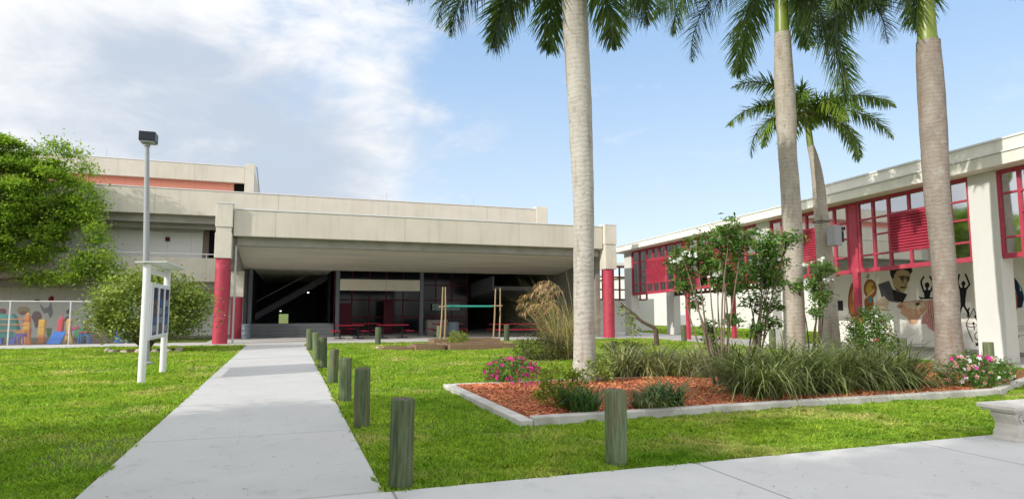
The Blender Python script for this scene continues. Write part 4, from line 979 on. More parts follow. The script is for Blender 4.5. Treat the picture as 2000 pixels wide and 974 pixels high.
for z in (0.62, 0.9, 1.15): MB().tube([(x0, PY+0.44, z), (x1+0.35, PY+0.44, z)], 0.025, 8).build('rail', T_ORANGE, t)
for xx in (x0+0.3, x1-0.3): MB().box(xx-0.06, xx+0.06, PY+0.55, PY+0.8, 0.012, 0.299).build('leg', T_BLUE, t)
t = toy('toy_ramp', 'slanted blue plastic ramp board behind the second fence post', 111, 'toy ramp')
xa, xb, xc, xd = PX(94.5), PX(121), PX(102), PX(128)
MB().hexa([(xa, PY-0.25, 0.012), (xb, PY-0.25, 0.012), (xb, PY-0.15, 0.012), (xa, PY-0.15, 0.012)], [(xc, PY+0.15, 0.58), (xd, PY+0.15, 0.58), (xd, PY+0.25, 0.58), (xc, PY+0.25, 0.58)]).build('board', T_BLUE, t, bevel=0.02)
MB().box(xc+0.05, xd-0.1, PY+0.26, PY+0.36, 0.012, 0.5).build('support', T_BLUE, t)
t = toy('toy_tower', 'red plastic tower panel above the blue ramp board', 109, 'toy tower')
x0, x1 = PX(103), PX(116)
MB().hexa([(x0, PY+0.4, 0.02), (x1-0.04, PY+0.4, 0.02), (x1-0.04, PY+0.7, 0.02), (x0, PY+0.7, 0.02)], [(x0+0.06, PY+0.4, 1.15), (x1, PY+0.4, 1.15), (x1, PY+0.7, 1.15), (x0+0.06, PY+0.7, 1.15)]).build('panel', T_RED, t, bevel=0.03)
MB().tube([(x0+0.1, PY+0.55, 1.152), ((x0+x1)/2+0.05, PY+0.55, 1.3), (x1-0.02, PY+0.55, 1.152)], 0.04, 8).build('hoop', T_PINK, t)
t = toy('rocking_giraffe', 'yellow plastic animal rocker with a long neck beside the blue ramp', 132, 'rocker')
x = PX(132)
MB().extr([(x-0.22, PY, 0.012), (x-0.05, PY, 0.55), (x-0.09, PY, 1.12), (x+0.0, PY, 1.2), (x+0.14, PY, 1.12), (x+0.08, PY, 0.62), (x+0.24, PY, 0.012), (x+0.08, PY, 0.012), (x+0.02, PY, 0.2), (x-0.08, PY, 0.012)], (0, 0.28, 0)).build('body', T_YELLOW, t, bevel=0.03)
MB().extr([(x+0.1, PY+0.05, 0.72), (x+0.38, PY+0.05, 0.82), (x+0.40, PY+0.05, 0.68), (x+0.12, PY+0.05, 0.6)], (0, 0.2, 0)).build('handle', T_PINK, t, bevel=0.02)
MB().tube([(x-0.02, PY-0.004, 0.42), (x-0.02, PY-0.012, 0.42)], 0.05, 10).build('spot', T_BROWN, t)
t = toy('crawl_tunnel', 'green plastic crawl tunnel between the yellow rocker and the playhouse', 148, 'tunnel')
MB().tube([(PX(139), PY+0.75, 0.34), (PX(147), PY+0.75, 0.36), (PX(161), PY+0.75, 0.34)], [0.33, 0.35, 0.33], 16).build('tube', T_GREEN, t, smooth='auto')
t = toy('playhouse', 'small brown plastic playhouse with a blue roof at the fence end', 178, 'playhouse')
x0, x1 = PX(162), PX(199)
hw = MB()
hw.box(x0, x1, PY+0.5, PY+0.56, 0.012, 0.6); hw.box(x0, x0+0.22, PY+0.5, PY+0.56, 0.602, 1.15); hw.box(x1-0.3, x1, PY+0.5, PY+0.56, 0.602, 1.15); hw.box(x0+0.35, x0+0.5, PY+0.5, PY+0.56, 0.602, 1.15)
hw.box(x0, x0+0.06, PY+0.565, PY+1.2, 0.012, 1.15); hw.box(x1-0.06, x1, PY+0.565, PY+1.2, 0.012, 1.15)
hw.build('wall', T_BROWN, t, bevel=0.01)
MB().box(x0-0.08, x1+0.06, PY+0.42, PY+1.3, 1.16, 1.25).build('roof', T_BLUE, t, bevel=0.03); MB().box(x0-0.04, x1+0.03, PY+0.46, PY+1.26, 1.10, 1.157).build('eave_band', T_ORANGE, t)
t = toy('toy_cone', 'small orange plastic cone beside the purple stool', 57, 'toy cone')
MB().lathe((PX(57), PY-0.1, 0.012), [(0.2, 0), (0.2, 0.04), (0.12, 0.05), (0.06, 0.34), (0.03, 0.42)], 14).build('cone', T_ORANGE, t, smooth='auto')
t = toy('toy_barrel', 'blue plastic toy barrel half hidden behind the big bush', 234, 'toy barrel')
MB().lathe((PX(234), PY+0.5, 0.012), [(0.3, 0), (0.34, 0.1), (0.36, 0.4), (0.34, 0.7), (0.3, 0.8)], 16).build('drum', T_BLUE, t, smooth='auto')

# ================================================================== PALMS
def catm(pts, n=6):
    pts = [np.array(p, float) for p in pts]; P = [2*pts[0]-pts[1]]+pts+[2*pts[-1]-pts[-2]]; out = []
    for i in range(1, len(P)-2):
        for k in range(n):
            t_ = k/n; a, b, c, d = P[i-1], P[i], P[i+1], P[i+2]
            out.append(0.5*((2*b)+(-a+c)*t_+(2*a-5*b+4*c-d)*t_**2+(-a+3*b-3*c+d)*t_**3))
    out.append(pts[-1]); return out
def frond(o, az, L, e0, e1, leaf, dens, mat, parent, rach=M_RACH, seed=0, lift=0.0, wid=0.032):
    """a feather leaf: curved rachis with drooping leaflets on both sides; az in world radians"""
    r_ = np.random.default_rng(seed); n = 30; p = np.array(o, float); pts = [p.copy()]; tg = []
    for i in range(n):
        e = e0+(e1-e0)*((i+0.5)/n)**1.1; d = np.array([math.cos(az)*math.cos(e), math.sin(az)*math.cos(e), math.sin(e)])
        tg.append(d); p = p+d*L/n; pts.append(p.copy())
    tg.append(tg[-1]); pts = np.array(pts); tg = np.array(tg); side = np.array([-math.sin(az), math.cos(az), 0.0])
    k = int(dens*L); t_ = np.linspace(0.10, 0.995, k); t_ = np.repeat(t_, 2)+r_.uniform(-0.006, 0.006, 2*k); s = np.tile([1.0, -1.0], k)
    f = np.clip(t_, 0, 0.999)*n; i0 = f.astype(int); fr = (f-i0)[:,None]
    B_ = pts[i0]*(1-fr)+pts[np.minimum(i0+1, n)]*fr; T_ = tg[i0]; m_ = len(B_)
    nrm = np.cross(T_, side); nrm *= np.sign(nrm[:,2:3]+1e-6)
    ang = r_.normal(0, 0.85, m_)+lift; fwd = 0.45+0.5*t_+r_.uniform(-0.1, 0.1, m_)
    D = side[None]*(s*np.cos(ang))[:,None]+nrm*np.sin(ang)[:,None]+T_*fwd[:,None]; D /= np.linalg.norm(D, axis=1)[:,None]
    ln = leaf*np.clip(1.15*np.sin(np.pi*np.clip(t_*0.86+0.13, 0, 1))**0.6, 0.25, 1.1)*r_.uniform(0.8, 1.15, m_)
    ln *= np.where(t_ > 0.93, 0.6, 1.0)
    seg = 3; P = [B_]; d = D.copy(); dr = r_.uniform(0.12, 0.45, m_)[:,None]
    for q in range(seg):
        d = d+np.array([0, 0, -1.0])*dr; d /= np.linalg.norm(d, axis=1)[:,None]; P.append(P[-1]+d*(ln/seg)[:,None])
    w = np.cross(d, nrm); w /= (np.linalg.norm(w, axis=1)[:,None]+1e-9); W = wid*np.array([0.7, 1.0, 0.75, 0.1])
    V = np.stack([x_+sg*w*W[j]*0.5 for j, x_ in enumerate(P) for sg in (1, -1)], 1).reshape(-1, 3)
    fq = np.array([[2*j, 2*j+1, 2*j+3, 2*j+2] for j in range(seg)])
    F = (np.arange(m_)[:,None,None]*(2*(seg+1))+fq[None]).reshape(-1, 4)
    rb = MB().tube(list(pts[::3]), list(np.linspace(0.035, 0.006, len(pts[::3]))), 5)
    RV = np.array(rb.v); RF = np.array([f_ for f_ in rb.f if len(f_) == 4])
    Vj, Fj, Mj = join([(V, F), (RV, RF)])
    return npmesh('frond', Vj, Fj, [mat, rach], parent, Mj)
AZR = -YAW            # azimuth of the camera's right direction in world radians
def palm(name, label, trunk_px, D, fronds, shaft_px, bark, leafmat, leaf=1.0, dens=48, base_px=None, crown_z=None, group='royal palms in the courtyard', wid=0.037):
    """trunk_px: (x, y, width px) up the trunk at depth D; shaft_px the same for the green crownshaft"""
    b = atD(trunk_px[0][0], trunk_px[0][1], D); b[2] = 0
    t = thing(name, label, 'palm tree', (b[0], b[1], 0), group)
    def line(pxs):
        P = []; r = []
        for (x, y, w) in pxs:
            # point on the vertical line of depth near the base plane
            d = ray(x, y); n_ = np.array([FW[0], FW[1], 0])/math.hypot(FW[0], FW[1]); k = (n_@(b-CAM))/(n_@d); q = CAM+d*k
            P.append(q); r.append(w/2*k*FPX/FPX)
        return P, [ri for ri in r]
    P, r = line(trunk_px); P[0][2] = min(P[0][2], 0.0)-0.05
    PP = catm(P, 10); rr = [float(v) for v in np.interp(np.linspace(0, len(P)-1, len(PP)), range(len(P)), r)]
    rr = [v*(1+0.006*math.sin(31*q[2]+2*math.sin(5*q[2]))+0.008*math.sin(7.3*q[2]+1)) for v, q in zip(rr, PP)]
    MB().tube(PP, rr, 28).build('trunk', bark, t, smooth='auto')
    S, r2 = line(shaft_px)
    for q, rad in zip(S, r2): pass
    top = S[-1]
    SS = catm([P[-1]+np.array([0, 0, 0.002])]+S, 5); r3 = [float(v) for v in np.interp(np.linspace(0, len(S), len(SS)), range(len(S)+1), [r2[0]*1.04]+r2)]
    MB().tube(SS, r3, 22).build('crownshaft', M_SHAFT, t, smooth='auto')
    for k, fd in enumerate(fronds):
        az, L, e0, e1 = fd[:4]; br = len(fd) > 4
        frond(top-np.array([0, 0, 0.05*(k % 3)]), AZR+R(az), L, R(e0), R(e1), leaf, dens, leafmat, t, M_RACHB if br else M_RACH, seed=hash(name+str(k)+str(D)) % 1000 if False else 31*k+int(D*10), wid=wid)
    return t
P1 = palm('royal_palm', 'thick pale grey royal palm trunk rising from the left end of the mulch bed', [(1142, 757, 62), (1142, 735, 52), (1142, 700, 45), (1141, 640, 41), (1140, 520, 40), (1140, 400, 40), (1136, 300, 44), (1132, 200, 47), (1126, 90, 49), (1122, 0, 50), (1120, -30, 48)], 13.45,
     [(176, 4.6, 30, -76), (184, 4.2, 12, -88), (166, 4.0, 18, -90), (204, 3.5, 12, -90), (100, 3.2, 10, -92), (250, 3.5, 10, -90), (-14, 3.1, 16, -94), (16, 2.9, 4, -96), (-60, 3.5, 8, -88), (60, 3.5, 14, -82), (-34, 3.6, 18, -78), (132, 3.5, 16, -80), (186, 3.5, 30, -66), (285, 3.5, 18, -78), (158, 3.2, -12, -94, 1)],
     [(1119, -52, 42), (1117, -88, 36), (1116, -120, 24)], M_PBARK, M_FROND, leaf=0.86)
P2 = palm('royal_palm', 'tall royal palm with a green crownshaft behind the white oleander shrub', [(1553, 720, 50), (1553, 690, 41), (1552, 640, 40), (1549, 560, 39), (1547, 440, 37), (1542, 350, 35), (1538, 300, 34), (1535, 220, 38), (1531, 150, 36), (1529, 90, 31), (1528, 66, 30)], 18.0,
     [(180, 5.9, 34, -84), (166, 6.2, 30, -80), (192, 5.0, 12, -88), (10, 4.8, -40, -92), (-8, 5.0, 30, -76), (-30, 4.4, -10, -92), (-70, 4.2, 0, -92), (20, 4.8, 35, -65), (90, 4.8, 15, -80), (140, 4.8, 40, -60), (230, 4.4, 45, -60), (300, 4.8, 45, -60), (55, 4.8, 30, -75), (172, 4.4, -5, -95, 1)],
     [(1527, 60, 27), (1526, 20, 25), (1524, -40, 21), (1523, -75, 15)], M_PBARK2, M_FROND)
P3 = palm('royal_palm', 'brown trunked royal palm with a bright green crownshaft beside the pink flowers', [(1856, 735, 66), (1856, 705, 54), (1853, 660, 45), (1849, 600, 43), (1842, 500, 42), (1835, 430, 42), (1830, 380, 44), (1824, 270, 47), (1818, 170, 47), (1814, 110, 43), (1813, 82, 41)], 15.5,
     [(182, 3.3, 25, -88), (165, 3.2, 10, -95), (205, 3.3, 30, -75), (5, 3.6, 40, -70), (-15, 3.4, 40, -80), (60, 3.8, 40, -60), (110, 3.8, 30, -70), (250, 3.6, 45, -50), (300, 3.6, 45, -60), (140, 3.7, 45, -60)],
     [(1811, 75, 35), (1809, 30, 31), (1807, -30, 25), (1806, -75, 15)], M_PBARK3, M_FROND)
P4 = palm('royal_palm', 'smaller leaning royal palm with a flood light strapped to its trunk', [(1623, 708, 46), (1621, 680, 41), (1619, 640, 37), (1615, 560, 33), (1608, 470, 28), (1602, 400, 25), (1597, 350, 22), (1590, 310, 17), (1583, 285, 13)], 19.6,
     [(176, 2.8, 66, -28), (186, 3.0, 28, -52), (200, 2.5, 18, -90), (168, 2.6, 15, -98), (2, 3.2, 42, -34), (-12, 2.9, 22, -65), (10, 2.7, 10, -96), (-40, 2.3, -5, -95), (60, 2.3, 50, -50), (120, 2.3, 60, -30), (-80, 2.2, 30, -80), (90, 2.2, 20, -70), (240, 2.3, 45, -60), (300, 2.2, 40, -70)],
     [(1580, 262, 12), (1577, 238, 11), (1575, 222, 8)], M_PBARK2, M_FRONDY, leaf=0.50, dens=46, wid=0.042)
# flood light on the leaning palm
c = atD(1628, 460, 19.35)
t = thing('flood_light', 'grey flood light box strapped to the leaning palm trunk', 'light fixture', c)
MB().box(c[0]-0.16, c[0]+0.12, c[1]-0.2, c[1]+0.1, c[2]-0.32, c[2]+0.3).build('housing', M_GALV, t, bevel=0.02)
MB().box(c[0]+0.124, c[0]+0.3, c[1]-0.18, c[1]+0.08, c[2]+0.16, c[2]+0.26).build('hood', M_LAMPB, t, bevel=0.01); MB().box(c[0]+0.124, c[0]+0.26, c[1]-0.15, c[1]+0.05, c[2]-0.2, c[2]+0.14).build('lamp', M_LAMPB, t, bevel=0.01)
c2 = atD(1608, 432, 19.4); MB().tube([c2+np.array([0.22*math.cos(a), 0.24*math.sin(a)+0.1, 0]) for a in np.linspace(0, 6.28, 20)], 0.015, 6).build('strap', M_LAMPB, t)

# ================================================================== TREES, SHRUBS, FLOWERS
def branchy(mb, root, ends, r0, mid=0.5, sag=0.2):
    for e in ends:
        e = np.array(e); root_ = np.array(root); m_ = root_+(e-root_)*mid+np.array([random.uniform(-sag, sag), random.uniform(-sag, sag), sag*0.6])
        mb.tube(catm([root_, m_, e], 4), list(np.linspace(r0, r0*0.18, 9)), 6)
def broad_tree(name, label, base, trunk_h, c, r, nclump, per, cr, leaf, cut, mat=M_TREEL, limbs=9, cat='tree', group=None, extra=None):
    t = thing(name, label, cat, base, group)
    fork = (base[0]+0.1, base[1], base[2]+trunk_h)
    tr = MB().tube(catm([base, (base[0]+0.05, base[1], base[2]+trunk_h*0.5), fork], 4), list(np.linspace(0.30, 0.2, 9)), 12)
    P, cc = clumps(c, r, nclump, per, cr, 0.55, cut, 0.42)
    if extra is not None:
        E_ = [np.array(q)+rng.normal(size=(430, 3))*np.array([0.36, 0.36, 0.2]) for q in extra]; P = np.concatenate([P]+E_); cc = np.concatenate([cc, np.array(extra)])
    sel = cc[rng.choice(len(cc), limbs, replace=False)]; sel = [q for q in sel if q[2] > cut-0.2]
    tr.build('trunk', M_BARK, t, smooth='auto')
    lb = MB(); branchy(lb, fork, sel, 0.12); lb.build('limb', M_BARK, t, smooth='auto')
    V, F = leaves(P, leaf, 0.42, up=0.8, droop=0.15)
    npmesh('crown', V, F, mat, t)
    return t
TREE = broad_tree('shade_tree', 'large leafy green tree on the left edge overhanging the playground fence', (-16.2, 36.6, 0), 2.6, (-14.8, 36.5, 6.55), (5.5, 1.8, 3.6), 520, 215, 0.29, 0.165, 3.0, limbs=34, extra=[atY(u, v, 36.2+random.uniform(-0.6, 0.4)) for (u, v) in ((190, 470), (205, 500), (215, 525), (180, 520), (160, 535), (170, 500), (140, 540), (200, 540), (225, 545), (150, 515), (185, 445), (120, 545), (175, 420), (165, 330), (140, 300), (112, 285), (90, 540), (60, 545), (175, 375), (150, 360), (185, 400))])
# trees behind the viewer that shade the foreground
for k, (x, y, s, rz) in enumerate(((-9.6, 4.3, 1.0, 0.3), (-6.6, -2.2, 1.1, 0.2))):
    c_ = copy_tree(TREE); c_.scale = (s*0.9, s*1.75, s*0.82); c_.rotation_euler = (0, 0, rz)
    v = Matrix.Rotation(rz, 3, 'Z') @ Vector((1.6*s, -0.3*s, 0))
    c_.location = (x-v.x, y-v.y, 0)
    c_['label'] = ('leafy shade tree at the left of the walkway shading its near end', 'taller leafy shade tree behind, shading the near pavement and bench')[k]; c_['group'] = 'shade trees beside the near pavement'

def shrub(name, label, c, r, n, leaf, mat, flowers=(), stems=8, base=None, group=None, cat='shrub', nclump=60, cr=0.16, asp=0.45, shell=0.55, cut=0.05, fsz=0.05):
    base = base or (c[0], c[1], 0.0); t = thing(name, label, cat, base, group)
    P, cc = clumps(c, r, nclump, max(5, n//nclump), cr, shell, cut)
    V, F = leaves(P, leaf, asp); npmesh('foliage', V, F, mat, t)
    sm = MB()
    for q in cc[:stems]: sm.tube(catm([base, (np.array(base)*0.55+q*0.45)+np.array([0, 0, 0.1*r[2]]), q], 3), list(np.linspace(0.035*min(1, r[2]), 0.006, 7)), 5)
    sm.build('stem', M_STEM, t)
    for (m_, k, where) in flowers:
        Q = blob_points(c, (r[0]*1.02, r[1]*1.02, r[2]*1.02), k*4, 0.92); Q = Q[(Q[:,2] > c[2]-r[2]*0.55) & (Q[:,1] < c[1]+r[1]*0.5)][:k]
        FV, FF = blossoms(Q, fsz); npmesh('blossom', FV, FF, m_, t)
    return t
def blossoms(Q, size, k=5):
    V = []; 
    for q in Q:
        ax = rng.normal(size=3)+np.array([-FW[0], -FW[1], 0.6]); ax /= np.linalg.norm(ax); u = np.cross(ax, [0.3, 0.2, 1.0]); u /= np.linalg.norm(u); w = np.cross(ax, u); s = size*rng.uniform(0.7, 1.3)
        for j in range(k):
            a = 2*math.pi*j/k; d = u*math.cos(a)+w*math.sin(a); e = -u*math.sin(a)+w*math.cos(a)
            V += [q, q+d*s*0.6+e*s*0.34+ax*s*0.25, q+d*s+ax*s*0.1, q+d*s*0.6-e*s*0.34+ax*s*0.25]
    return np.array(V), np.arange(len(V)).reshape(-1, 4)

# big speckled bush left of the entrance
t = shrub('bush', 'big loose yellow green bush on stems behind the notice board', (-5.0, 27.9, 1.72), (2.05, 1.45, 1.46), 18000, 0.135, M_BUSHL, stems=22, nclump=170, cr=0.24, base=(-5.0, 27.9, 0), asp=0.5, cut=0.35)
MB().prism([(-5+1.25*math.cos(a)*(1+0.1*math.sin(3*a)), 27.9+1.1*math.sin(a)) for a in np.linspace(0, 2*math.pi, 22)[:-1]], -0.05, 0.035).build('leaf_mulch_ring', M_DIRT)['kind'] = 'structure'
for k in range(7):
    a = 3.4+k*0.42; o = MB().tube([(0, 0, -0.03), (0, 0, 0.07), (0.01, 0, 0.14)], [0.15, 0.14, 0.07], 7, jitter=0.2).build('stone', M_STONE, None, bevel=0.02)
    o.location = (-5+1.25*math.cos(a), 27.9+1.05*math.sin(a), 0.03); o.rotation_euler = (0, 0, k*1.3); o.scale = (1+0.3*math.sin(k), 1, 0.8+0.2*math.cos(k*2)); tag(o, 'rounded pale stone in the ring round the big bush', 'stone', 'stones ringing the big bush')

def grass_clump(name, label, x, y, z0, n, L, rad, mat, e0=(50, 88), e1=(-60, 20), w=0.014, group=None, cat='ornamental grass', seg=6):
    t = thing(name, label, cat, (x, y, z0), group)
    a = rng.uniform(0, 2*math.pi, n); rr = rad*np.sqrt(rng.uniform(0, 1, n))
    az = rng.uniform(0, 2*math.pi, n)
    b = np.stack([x+rr*np.cos(a), y+rr*np.sin(a), np.full(n, z0-0.02)], 1)
    V, F = strips(b, az, R(1)*rng.uniform(e0[0], e0[1], n), R(1)*rng.uniform(e1[0], e1[1], n), L*rng.uniform(0.55, 1.12, n), w*rng.uniform(0.6, 1.3, n), seg)
    npmesh('blade', V, F, mat, t)['kind'] = 'stuff'
    return t
gA = 'arching ornamental grasses massed along the front kerb'
for k in range(12):
    u = k/11; x = 7.75+3.45*u+random.uniform(-0.12, 0.12); y = 9.15+(k % 3)*0.62+random.uniform(-0.15, 0.15)
    if k == 11: y = 9.3
    lab = 'dark arching ornamental grass clump in the dense mass along the front kerb'
    grass_clump('ornamental_grass', lab, x, y, 0.085, 330, 1.5, 0.30, M_GRASSO, group=gA, w=0.030, e1=(-80, 15))
gB = 'pale ornamental grasses behind the bed'
for k in range(8):
    x = 7.35+0.36*k+random.uniform(-0.1, 0.1); y = 13.05-0.12*k+(k % 2)*0.5
    grass_clump('ornamental_grass', 'pale arching ornamental grass clump in the row behind the orange mulch bed', x, y, 0.0, 260, 1.35, 0.26, M_GRASSP, group=gB, w=0.030, e1=(-80, 15))
p = gnd(1312, 797, 0.085)
grass_clump('strap_lily', 'dark green strap leaved clump low in the orange mulch', p[0], p[1]+0.25, 0.085, 300, 0.66, 0.28, M_LILY, w=0.028, cat='plant', e1=(-50, 30)); grass_clump('strap_lily', 'brownish drooping strap leaved clump at the mulch kerb', p[0]-0.35, p[1]+0.1, 0.085, 220, 0.58, 0.24, M_GRASSO, w=0.024, cat='plant', e1=(-60, 0))
p = gnd(1150, 808, 0.085); grass_clump('strap_lily', 'dark green strap leaved clump at the foot of the pale palm', p[0], p[1]+0.2, 0.085, 330, 0.66, 0.22, M_LILY, w=0.024, cat='plant', e1=(-50, 40))
p = gnd(1105, 800, 0.085); shrub('croton', 'yellow green leafy shrub at the foot of the pale palm', (p[0], p[1]+0.25, 0.38), (0.42, 0.32, 0.34), 1900, 0.065, M_YELL, nclump=40, cr=0.07, base=(p[0], p[1]+0.25, 0.085))
p = gnd(1185, 750, 0.085); shrub('small_shrub', 'small pale leafy shrub just right of the pale palm', (p[0], p[1]+0.3, 0.33), (0.36, 0.3, 0.28), 700, 0.075, M_BUSHL, nclump=34, cr=0.08, base=(p[0], p[1]+0.3, 0.085))
p = gnd(1828, 757, 0.085); grass_clump('strap_lily', 'sparse pale grass tuft in mulch before the brown palm', p[0], p[1]+0.1, 0.085, 130, 0.40, 0.16, M_GRASSP, w=0.012, cat='plant')
p = gnd(1006, 755); shrub('bougainvillea', 'low magenta flowering bush at the left corner of the mulch bed', (p[0]+0.02, p[1]+0.25, 0.30), (0.60, 0.42, 0.28), 2600, 0.055, M_OLEAL, flowers=((M_MAG, 130, 0),), nclump=75, cr=0.09, fsz=0.042)
Q = np.array([[p[0]+random.uniform(-0.3, 1.1), p[1]-random.uniform(0.2, 0.9), 0.115] for _ in range(16)]); FV, FF = blossoms(Q, 0.028); struct(npmesh('fallen_petals', FV, FF, M_MAG), 'stuff')
p = gnd(1068, 708); shrub('shrub', 'rounded brown green shrub behind the magenta bush', (p[0], p[1]+0.6, 0.42), (0.82, 0.65, 0.42), 4200, 0.065, M_SHRUBL, nclump=110, cr=0.11, base=(p[0], p[1]+0.6, 0.0))
p = gnd(1218, 692); shrub('shrub', 'low dark shrub on the lawn right of the pale palm', (p[0], p[1], 0.22), (0.95, 0.5, 0.22), 1800, 0.07, M_SHRUBL, nclump=60, cr=0.1)
p = gnd(885, 676); shrub('herb_plant', 'bright green leafy herb in the planter by the bamboo trellis', (7.0, 26.6, 0.40), (0.48, 0.36, 0.28), 1300, 0.07, M_YELL, nclump=50, cr=0.08, cut=0.02, base=(7.0, 26.6, 0.0), cat='plant')
p = gnd(1945, 768); shrub('flower_bush', 'low bush of pink and white flowers right of the brown palm', (p[0]+0.1, p[1]+0.45, 0.35), (0.85, 0.5, 0.34), 3600, 0.065, M_OLEAL, flowers=((M_PINK, 46, 0), (M_WBL, 24, 0), (M_MAG, 20, 0)), nclump=90, cr=0.1, fsz=0.045)
p = gnd(1955, 752); grass_clump('strap_lily', 'green strap leaved clump behind the pink flowers by the pillar', 14.6, 9.9, 0.085, 220, 0.7, 0.5, M_LILY, w=0.025, cat='plant')
p = gnd(1722, 718); shrub('rose_shrub', 'dark leafy shrub with red and white flowers before the red arcade post', (p[0]+0.05, p[1]+0.4, 0.80), (0.62, 0.5, 0.82), 5200, 0.085, M_OLEAL, flowers=((M_WBL, 22, 0), (M_RBL, 8, 0), (M_OBL, 12, 0)), nclump=95, cr=0.13, base=(p[0], p[1]+0.4, 0.0), fsz=0.05)

# oleanders: several stems and open tops with white flower heads
def oleander(label, base, D, blobs, per, blooms, stemsn=0):
    t = thing('oleander', label, 'flowering shrub', base, 'white flowering oleanders')
    P = []; sm = MB()
    for (x, y, r_) in blobs:
        c_ = atD(x, y, D); rm = r_/FPX*D; c_ = c_+np.array([FW[0], FW[1], 0])*rng.uniform(-0.5, 0.5)*1.1
        k = int(per*(r_/30)**2)
        PP, cc = clumps(c_, (rm*1.05, rm*1.2, rm*1.05), max(10, k//4), 15, 0.08, 0.15); P.append(PP)
        b0 = np.array(base)+np.array([random.uniform(-0.18, 0.18), random.uniform(-0.18, 0.18), 0])
        m_ = b0*0.5+c_*0.5+np.array([random.uniform(-0.08, 0.08), random.uniform(-0.08, 0.08), 0.1])
        sm.tube(catm([b0, m_, c_], 4), list(np.linspace(0.026, 0.009, 9)), 6)
        for q in cc[:6]: sm.tube([c_*0.7+m_*0.3, (c_+q)/2+np.array([0, 0, 0.03]), q], [0.01, 0.007, 0.004], 4)
    sm.build('stem', M_STEM, t, smooth=True)
    V, F = leaves(np.concatenate(P), 0.125, 0.30, up=0.2); npmesh('foliage', V, F, M_OLEAL, t)
    for (x, y) in blooms:
        c_ = atD(x, y, D-0.35); Q = c_+rng.normal(size=(11, 3))*np.array([0.07, 0.07, 0.035]); FV, FF = blossoms(Q, 0.042); npmesh('blossom', FV, FF, M_WBL, t)
    return t
o1 = gnd(1412, 753, 0.085)
oleander('tall open white flowering oleander with bare stems in the middle of the mulch bed', tuple(o1), 13.6,
   [(1338, 520, 30), (1362, 488, 28), (1398, 475, 34), (1438, 478, 34), (1412, 452, 16), (1340, 556, 24), (1380, 520, 32), (1428, 520, 32), (1402, 552, 24), (1330, 500, 18), (1368, 590, 16), (1446, 560, 22), (1388, 640, 14), (1408, 690, 22), (1395, 665, 16), (1425, 705, 16), (1440, 625, 12)], 125,
   [(1323, 508), (1352, 497), (1396, 537), (1440, 462), (1468, 462)], 0)
o2 = gnd(1474, 738, 0.085)
oleander('second white flowering oleander just left of the tall palm', tuple(o2), 14.6,
   [(1478, 480, 30), (1508, 495, 30), (1490, 540, 32), (1464, 536, 26), (1518, 550, 26), (1470, 590, 20), (1512, 600, 22), (1500, 630, 14), (1484, 515, 26), (1520, 470, 20), (1462, 640, 10)], 125,
   [(1488, 458), (1516, 470), (1524, 505)], 0)
o3 = gnd(1592, 712)
oleander('small white flowering oleander between the tall and the leaning palm', tuple(o3), 17.3,
   [(1584, 522, 17), (1606, 545, 22), (1596, 585, 20), (1574, 556, 14), (1622, 580, 14), (1590, 555, 20), (1580, 610, 12), (1615, 525, 14)], 150,
   [(1603, 508), (1574, 516), (1616, 545)], 0)
sh = thing('leaning_branch', 'crooked bare leaning little tree on the lawn by the far pillars', 'small tree', gnd(1283, 676))
b_ = gnd(1283, 676); D_ = (b_-CAM)@FW
pts = [b_, atD(1281, 650, D_), atD(1278, 640, D_), atD(1255, 628, D_), atD(1238, 612, D_), atD(1222, 600, D_), atD(1212, 590, D_)]
MB().tube(catm(pts, 4), list(np.linspace(0.12, 0.02, 25)), 8).build('trunk', M_BARK, sh, smooth='auto')
bb = MB()
for (u, v, u2, v2) in ((1255, 628, 1225, 622), (1238, 612, 1212, 618), (1238, 612, 1232, 640), (1225, 602, 1205, 600)): bb.tube([atD(u, v, D_), (atD(u, v, D_)+atD(u2, v2, D_))/2+np.array([0, 0, 0.1]), atD(u2, v2, D_)], [0.03, 0.02, 0.008], 5)
bb.build('twig', M_BARK, sh)
P = np.concatenate([atD(u, v, D_)+rng.normal(size=(k, 3))*0.16 for u, v, k in ((1234, 632, 60), (1238, 645, 70), (1215, 605, 30), (1228, 622, 30))]); V, F = leaves(P, 0.14, 0.45); npmesh('foliage', V, F, M_BUSHL, sh)

# dry pampas grass: leaning canes with drooping seed heads
pb = gnd(1108, 703); t = thing('pampas_grass', 'tall dry tan pampas grass with drooping seed plumes behind the pale palm', 'ornamental grass', (pb[0], pb[1], 0))
n = 420; az = AZR+R(180)+rng.normal(0, 0.75, n); flip = rng.uniform(0, 1, n) < 0.22; az[flip] += math.pi
bs_ = np.stack([pb[0]+rng.uniform(-0.55, 0.55, n), pb[1]+rng.uniform(-0.4, 0.4, n), np.zeros(n)], 1)
V, F = strips(bs_, az, R(1)*rng.uniform(64, 88, n), R(1)*rng.uniform(-30, 55, n), rng.uniform(1.3, 3.3, n), rng.uniform(0.014, 0.028, n), 7)
npmesh('blade', V, F, M_DRY, t)['kind'] = 'stuff'
cn = MB(); PQ = []; AZ = []
for k in range(17):
    a = AZR+math.pi+random.gauss(0.0, 0.75) if k < 12 else AZR+random.gauss(0, 0.5)
    L = random.uniform(2.1, 3.35) if k < 12 else random.uniform(1.2, 1.9); e = R(random.uniform(66, 84)); p = np.array([pb[0]+random.uniform(-0.4, 0.4), pb[1]+random.uniform(-0.3, 0.3), 0]); pts = [p.copy()]
    for i in range(14):
        ee = e+(R(random.uniform(-50, -15))-e)*(i/13)**4.6; p = p+np.array([math.cos(a)*math.cos(ee), math.sin(a)*math.cos(ee), math.sin(ee)])*L/14; pts.append(p.copy())
        if i > 8:
            for _ in range(14): PQ.append(p+np.array([random.gauss(0, 0.035), random.gauss(0, 0.035), -random.uniform(0, 0.05)])); AZ.append(a+random.gauss(0, 0.9))
    cn.tube(pts, list(np.linspace(0.011, 0.004, 15)), 4)
